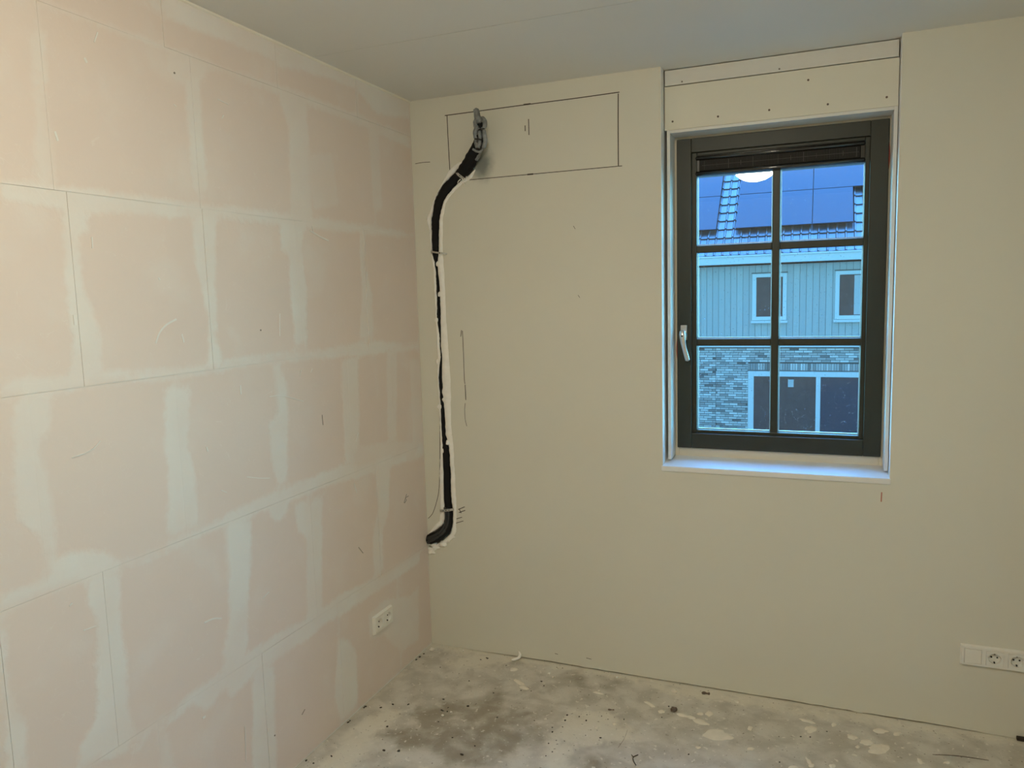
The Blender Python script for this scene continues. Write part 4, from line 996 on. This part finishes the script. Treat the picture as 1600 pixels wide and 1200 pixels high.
def socket_unit(kind, parent, offset, rz):
    """kind: 'socket' or 'blank'. offset along the frame."""
    m4 = parent.matrix_basis
    def put(bm, name, mat, par, smooth=False):
        bmesh.ops.transform(bm, matrix=m4, verts=bm.verts)
        return obj(name, bm, mat, par, smooth)
    if kind == 'blank':
        bm = bmesh.new(); add_box(bm, offset - 0.0275, offset + 0.0275, -0.0145, -0.002, -0.0275, 0.0275, bevel=0.001)
        put(bm, 'blank_plate', M['socket_white'], parent)
        return
    bm = socket_mesh(size=0.0555); bmesh.ops.translate(bm, vec=(offset, 0, 0), verts=bm.verts)
    ins = put(bm, 'socket_insert', M['socket_white'], parent)
    for s in (-1, 1):
        bm = bmesh.new(); add_cyl(bm, (offset + s * 0.0095, -0.0012, 0.002), 'Y', 0.0031, 0.0016, 12)
        put(bm, 'pin_hole', M['hole'], ins)
        bm = bmesh.new(); add_box(bm, offset - 0.0022, offset + 0.0022, -0.0085, -0.0012, s * 0.0172 - 0.0026, s * 0.0172 + 0.0026, bevel=0.0006)
        put(bm, 'earth_clip', M['hole'] if s < 0 else M['graphite'], ins)
ds = tag(empty('double_socket', (0.0008, -0.4435, 0.3085)), 'white double wall socket on the pink block wall near the floor', 'socket')
ds.rotation_euler = (0, 0, math.pi / 2)
ts = tag(empty('triple_socket', (2.3885, 0.0, 0.3055)), 'cream triple frame with blank plate and two sockets beneath the window wall right edge', 'socket')
ts['label'] = 'off-white long frame with one blank plate and two sockets on the cream wall'
from mathutils import Matrix
for root, w, units in ((ds, 0.1525, [('socket', -0.0355), ('socket', 0.0355)]), (ts, 0.2235, [('blank', -0.071), ('socket', 0.0), ('socket', 0.071)])):
    root.matrix_basis = Matrix.Translation(root.location) @ Matrix.Rotation(root.rotation_euler.z, 4, 'Z')
    bm = frame_mesh(w, 0.081, [q for _, q in units]); bmesh.ops.transform(bm, matrix=root.matrix_basis, verts=bm.verts)
    obj('cover_frame', bm, M['socket_white'], root)
    for kind, off in units: socket_unit(kind, root, off, 0)

# ------------------------------------------------------------------ ceiling lamp (seen reflected in the glass)
lamp = tag(empty('ceiling_lamp', (1.305, -2.27, H)), 'round white domed ceiling lamp mirrored in the window glass', 'lamp')
bm = bmesh.new(); add_cyl(bm, (1.305, -2.27, H - 0.0125), 'Z', 0.150, 0.025, 40)
obj('lamp_base', bm, M['white_paint'], lamp)
bm = bmesh.new()
R_, D_ = 0.152, 0.108
rings = []
for j in range(9):
    a = j / 8 * math.pi / 2
    rr, zz = R_ * math.cos(a), H - 0.025 - D_ * math.sin(a)
    rings.append([bm.verts.new((1.305 + rr * math.cos(k * math.pi / 20), -2.27 + rr * math.sin(k * math.pi / 20), zz)) for k in range(40)] if j < 8 else [bm.verts.new((1.305, -2.27, zz))])
for a, c in zip(rings, rings[1:]):
    for k in range(40):
        if len(c) == 1: bm.faces.new((a[k], a[(k + 1) % 40], c[0]))
        else: bm.faces.new((a[k], a[(k + 1) % 40], c[(k + 1) % 40], c[k]))
bm.faces.new(rings[0])
obj('lamp_diffuser', bm, M['lamp'], lamp, smooth=True)

# ------------------------------------------------------------------ plaster splats on the screed
for k, (x, y, ax, ay, bx, by) in enumerate(SPLATS):
    bm = bmesh.new()
    c = bm.verts.new((x, y, 0.0030)); seg = 22
    rg1, rg2 = [], []
    for i in range(seg):
        an = 2 * math.pi * i / seg
        r = 1 + 0.45 * noise.noise(Vector((math.cos(an) * 1.3 + k * 3.1, math.sin(an) * 1.3, k * 1.7))) + 0.15 * noise.noise(Vector((an * 3, k, 0)))
        px, py = x + r * (ax * math.cos(an) + bx * math.sin(an)), y + r * (ay * math.cos(an) + by * math.sin(an))
        rg1.append(bm.verts.new((x + (px - x) * 0.75, y + (py - y) * 0.75, 0.0024 + 0.0012 * noise.noise(Vector((px * 60, py * 60, 0))))))
        rg2.append(bm.verts.new((px, py, -0.0006)))
    for i in range(seg):
        j = (i + 1) % seg
        bm.faces.new((c, rg1[i], rg1[j])); bm.faces.new((rg1[i], rg2[i], rg2[j], rg1[j]))
    obj('plaster_splat', bm, M['splat'], floor, smooth=True)
bm = bmesh.new()
fl = catmull([(*q, 0.0, 0.004) for q in CRACKF], 20)
for pts3 in (fl, catmull([(*q, 0.0, 0.003) for q in LINEF], 12)):
    prev = None
    for i, q in enumerate(pts3):
        w = q[3] * (0.6 + 0.6 * noise.noise(Vector((i * 0.7, 2, 0)))) * math.sin(math.pi * (0.1 + 0.85 * i / len(pts3)))
        ring = [bm.verts.new((q[0], q[1] - w, 0.0006)), bm.verts.new((q[0], q[1] + w, 0.0006)), bm.verts.new((q[0], q[1], -0.002))]
        if prev:
            for j in range(3): bm.faces.new((prev[j], prev[(j + 1) % 3], ring[(j + 1) % 3], ring[j]))
        prev = ring
obj('floor_crack', bm, M['chip'], floor)

# ------------------------------------------------------------------ litter on the floor
def pebble(name, x, y, r, mat, seed, squash=0.6, stretch=1.0, rz=0.0):
    bm = bmesh.new(); bmesh.ops.create_icosphere(bm, subdivisions=1 if r < 0.008 else 2, radius=1)
    for v in bm.verts:
        v.co *= 1 + 0.45 * noise.noise(v.co * 1.3 + Vector((seed * 2.7, seed, 0)))
        q = Vector((v.co.x * r * stretch, v.co.y * r, v.co.z * r * squash))
        v.co = Vector((q.x * math.cos(rz) - q.y * math.sin(rz), q.x * math.sin(rz) + q.y * math.cos(rz), q.z))
    zmin = min(v.co.z for v in bm.verts)
    for v in bm.verts: v.co.z -= zmin
    return obj(name, bm, mat, loc=(x, y, -0.0006))
for k, (x, y, r) in enumerate(CRUMBS):
    o = pebble('grit_crumb', max(x, 0.012), min(y, -0.012), max(r * 0.78, 0.0019), M['grit'], k, 0.5, 1 + 0.7 * rb.random(), rb.uniform(0, 3))
    near_left = x < 0.07 or (x < 0.22 and y < -0.55)
    if near_left: lab, grp = 'tiny black grit crumb along the foot of the pink block wall', 'grit crumbs along the pink wall'
    elif y > -0.16: lab, grp = 'tiny black grit crumb close to the foot of the cream wall', 'grit crumbs along the cream wall'
    elif x < 0.80: lab, grp = 'tiny black grit crumb on or beside the large brown dirt stain', 'grit crumbs around the dirt stain'
    else: lab, grp = 'tiny black grit crumb on the open grey screed right of the dirt stain', 'grit crumbs on the open screed'
    tag(o, lab, 'crumb', grp)
for k, (x, y, r) in enumerate(PALE_CRUMBS):
    o = pebble('plaster_crumb', max(x, 0.02), min(y, -0.02), r, M['white_crumb'], 90 + k, 0.8, 1.2, k)
    if k == 0: tag(o, 'largest white plaster crumb, on the floor in the wall corner', 'crumb')
    else: tag(o, 'small white plaster crumb lying out on the screed', 'crumb', 'white plaster crumbs on the screed floor')
curl = catmull([(0.447, -0.046, 0.007, 0.0045), (0.462, -0.040, 0.009, 0.0075), (0.474, -0.026, 0.013, 0.0075), (0.473, -0.012, 0.021, 0.0065), (0.466, -0.006, 0.031, 0.0035)], 20)
bm = bmesh.new(); add_tube(bm, curl, 10, rough=0.3)
tag(obj('foam_shaving', bm, M['foam'], smooth=True), 'curled white foam shaving on the floor against the cream wall', 'shaving')
tag(pebble('dirt_lump', *LUMP[0], 0.0125, M['chip'], 40, 0.8), 'dark brown dirt lump at the end of a pale plaster streak', 'lump')
def stick(name, a, c, r, mat, label, cat, flat=0.6, z=None):
    bm = bmesh.new(); zz = r * flat if z is None else z
    m = [(a[0] * (1 - f) + c[0] * f, a[1] * (1 - f) + c[1] * f, zz, r * (0.85 + 0.3 * math.sin(f * 7))) for f in np.linspace(0, 1, 7)]
    add_tube(bm, m, 8, rough=0.4); 
    return tag(obj(name, bm, mat, loc=(0, 0, -0.0004)), label, cat)
stick('wood_chip', CHIP[0], CHIP[1], 0.0062, M['chip'], 'flat dark brown wood chip close to the cream wall gap', 'chip')
stick('wood_splinter', STICK[0], STICK[1], 0.0026, M['chip'], 'short thin brown splinter on the middle of the screed', 'splinter')
bm = bmesh.new(); tw = [(x, y, 0.0022, 0.0016) for x, y in ((1.165, -0.575), (1.152, -0.595), (1.158, -0.618), (1.172, -0.640))]
add_tube(bm, catmull(tw, 12), 6); add_tube(bm, catmull([(1.152, -0.595, 0.0022, 0.0015), (1.142, -0.582, 0.0022, 0.0012)], 4), 6)
tag(obj('wire_offcut', bm, M['grit'], smooth=True), 'tiny forked black wire offcut at the front of the floor', 'wire')
bm = bmesh.new(); add_box(bm, 2.470, 2.600, -0.017, -0.003, 0.0002, 0.0145, bevel=0.002)
tag(obj('black_strip', bm, M['grit']), 'black strip lying against the wall base under the long socket frame', 'strip')

# ------------------------------------------------------------------ house across the gardens
FY = 18.0
house = tag(empty('terraced_house', (1.0, FY, -2.9)), 'terraced house across the gardens with siding, brick and solar panels', 'house')
HX0, HX1 = -5.0, 7.4
box('wall_core', (HX0, HX1, FY + 0.03, FY + 6.0, -2.9, 2.4), M['mortar'], house)
rh = random.Random(5)
bm = bmesh.new()
lay = bm.faces.layers.float.new('tone')
def add_brick(x0, x1, z0, z1):
    d = rh.uniform(-0.004, 0.004)
    fs = add_box(bm, x0, x1, FY + d, FY + 0.035, z0, z1)
    t = min(1.0, max(0.0, rh.gauss(0.60, 0.27)))
    for f in fs: f[lay] = t
course = 0.0622
z = -2.9; r = 0
DX0, DX1, DZ1 = -0.05, 3.60, -0.46
while z + course < 0.19:
    x = HX0 + (0.0 if r % 2 else -0.11) - rh.uniform(0, 0.05)
    while x < HX1:
        x1 = x + 0.208
        a, c = max(x, HX0), min(x1, HX1)
        segs = [(a, c)]
        if z + course * 0.5 < -0.255 and c > DX0 and a < DX1:          # door and soldier course
            segs = [(a, DX0)] if a < DX0 else []
            if c > DX1: segs.append((DX1, c))
        for s0, s1 in segs:                                            # movement joint
            for q0, q1 in (((s0, min(s1, -0.898)), (max(s0, -0.886), s1)) if s0 < -0.892 < s1 else ((s0, s1),)):
                if q1 - q0 > 0.015: add_brick(q0, q1, z + 0.006, z + course - 0.006)
        x = x1 + 0.011
    z += course; r += 1
x = DX0
while x < DX1:
    add_brick(x, min(x + 0.052, DX1), -0.445, -0.262); x += 0.0625
me_b = tag(obj('bricks', bm, M['brick'], house), 'weathered grey brown brickwork', kind='stuff')
# siding
bx0 = -3.185
box('siding_backing', (HX0, HX1, FY - 0.012, FY + 0.035, 0.20, 2.36), M['siding_gap'], house)
box('flashing', (HX0, HX1, FY - 0.05, FY + 0.0, 0.175, 0.235), M['house_white'], house)
k = 0
x = 0.905 - 0.1565 * 37
while x < HX1 - 0.1:
    o = box('plank', (x + 0.004, x + 0.1565 - 0.004, FY - 0.034 - rh.uniform(0, 0.003), FY - 0.012, 0.236, 2.36), M['siding'], house)
    x += 0.1565
# eaves
box('fascia_board', (HX0, HX1, FY - 0.40, FY - 0.02, 2.365, 2.545), M['house_white'], house)
bm = bmesh.new(); add_box(bm, HX0, HX1, FY - 0.43, FY - 0.38, 2.545, 2.585, bevel=0.008)
obj('gutter_lip', bm, M['house_white'], house)
def house_window(x0, x1, z0, z1, fw=0.10, mull=None, sill=True, name='window', y=FY - 0.05):
    b = ring_boxes(x0, x1, z0, z1, fw, fw, fw * 0.95, fw * 0.95, y - 0.035, y + 0.03)
    fr = boxes(name, b, M['house_white'], house, bevel=0.006)
    xs_ = [x0 + fw] + ([q for mm_ in mull for q in mm_] if mull else []) + [x1 - fw]
    for i_, (a, c) in enumerate(zip(xs_[::2], xs_[1::2])):
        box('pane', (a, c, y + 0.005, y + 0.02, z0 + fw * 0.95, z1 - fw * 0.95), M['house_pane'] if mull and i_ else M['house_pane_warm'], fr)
    if mull:
        for a, c in mull: box('mullion', (a, c, y - 0.035, y + 0.03, z0 + fw * 0.95, z1 - fw * 0.95), M['house_white'], fr)
    if sill: box('sill', (x0 - 0.025, x1 + 0.025, y - 0.085, y + 0.03, z0 - 0.075, z0 - 0.012), M['house_white'], fr, bevel=0.006)
    box('head_drip', (x0 - 0.02, x1 + 0.02, y - 0.03, y + 0.03, z1 + 0.008, z1 + 0.03), M['siding_gap'], fr)
    return fr
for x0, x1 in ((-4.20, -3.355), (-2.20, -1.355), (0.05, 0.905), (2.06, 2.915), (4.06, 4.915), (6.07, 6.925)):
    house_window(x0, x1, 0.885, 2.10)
dr = house_window(DX0 + 0.005, DX1, -2.88, -0.465, fw=0.145, mull=[(1.645, 1.755)], sill=False, name='sliding_door', y=FY + 0.0)
box('notice', (0.96, 1.10, FY + 0.001, FY + 0.006, -0.88, -0.68), M['paper'], dr)
cur = bmesh.new()
add_box(cur, 2.50, 2.83, FY - 0.0465, FY - 0.0452, 1.0, 1.985)
obj('curtain', cur, M['paper'], house)
# roof: 45 degree pitch from the eave
EY, EZ = FY - 0.40, 2.42
u_ = Vector((0, math.sqrt(.5), math.sqrt(.5))); n_ = Vector((0, -math.sqrt(.5), math.sqrt(.5)))
def roof_pt(x, s, h): return Vector((x, EY, EZ)) + u_ * s + n_ * h
def roof_slab(name, x0, x1, s0, s1, h0, h1, mat, parent, bevel=0.0):
    bm = bmesh.new(); add_box(bm, x0, x1, s0, s1, h0, h1, bevel=bevel)
    for v in bm.verts: v.co = roof_pt(v.co.x, v.co.y, v.co.z)
    return obj(name, bm, mat, parent)
roof_slab('roof_deck', HX0, HX1, 0.16, 6.2, -0.30, -0.03, M['roof_deck'], house)
# one tile mesh: pan with a raised roll on its left edge and a thick butt
def tile_mesh():
    bm = bmesh.new()
    w_, l_ = 0.208, 0.385
    prof = [(0.0, 0.008), (0.010, 0.040), (0.036, 0.040), (0.048, 0.010), (0.115, 0.006), (w_ - 0.004, 0.010), (w_, 0.003)]
    A = [bm.verts.new(roof_pt(x, 0, h + 0.024) - roof_pt(0, 0, 0)) for x, h in prof]
    B = [bm.verts.new(roof_pt(x, l_, h - 0.006) - roof_pt(0, 0, 0)) for x, h in prof]
    A0 = [bm.verts.new(roof_pt(x, 0, -0.004 + 0.012) - roof_pt(0, 0, 0)) for x in (0, w_)]
    B0 = [bm.verts.new(roof_pt(x, l_, -0.02) - roof_pt(0, 0, 0)) for x in (0, w_)]
    for i in range(len(prof) - 1): bm.faces.new((A[i], A[i + 1], B[i + 1], B[i]))
    bm.faces.new(A + [A0[1], A0[0]]); bm.faces.new(B + [B0[1], B0[0]])
    bm.faces.new((A0[0], A0[1], B0[1], B0[0]))
    bm.faces.new((A[0], B[0], B0[0], A0[0])); bm.faces.new((A[-1], B[-1], B0[1], A0[1]))
    bmesh.ops.recalc_face_normals(bm, faces=bm.faces)
    me = bpy.data.meshes.new('roof_tile'); bm.to_mesh(me); bm.free(); me.materials.append(M['tile'])
    return me
tm = tile_mesh()
def put_tile(i, j):
    o = link_mesh('roof_tile', tm, house, loc=roof_pt(0.985 + 0.2135 * i, 0.235 + 0.345 * j, 0))
    return o
for j in range(16):
    for i in range(-27, 30):
        x = 0.985 + 0.2135 * i
        if j < 3 or -0.96 < x < -0.5 or (2.45 < x < 3.0 and j < 7): put_tile(i, j)
# solar panels stand 9 cm off the tiles
for xs_, rows_ in (([-4.77, -2.86], [(1.17, 2.560), (2.570, 3.96), (3.97, 5.36)]), ([3.41, 5.32], [(2.570, 3.96), (3.97, 5.36)]), ([5.33, 7.24], [(2.570, 3.96), (3.97, 5.36)]), ([4.91, 6.80], [(1.17, 2.560)]), ([-2.85, -0.935], [(1.17, 2.560), (2.570, 3.96), (3.97, 5.36)]), ([-0.43, 1.478], [(1.17, 2.560), (2.570, 3.96), (3.97, 5.36)]), ([1.488, 2.46], [(1.17, 2.560)]), ([1.488, 3.40], [(2.570, 3.96), (3.97, 5.36)]), ([3.02, 4.9], [(1.17, 2.555)])):
    for s0, s1 in rows_:
        p_ = roof_slab('solar_panel', xs_[0], xs_[1], s0, s1, 0.095, 0.130, M['solar_edge'], house)
        roof_slab('panel_glass', xs_[0] + 0.007, xs_[1] - 0.007, s0 + 0.007, s1 - 0.007, 0.1302, 0.134, M['solar'], p_)
tag(box('garden_ground', (-25, 30, 0.42, 40, -3.1, -2.9), M['ground']), 'dark wet garden ground between the houses', kind='structure')
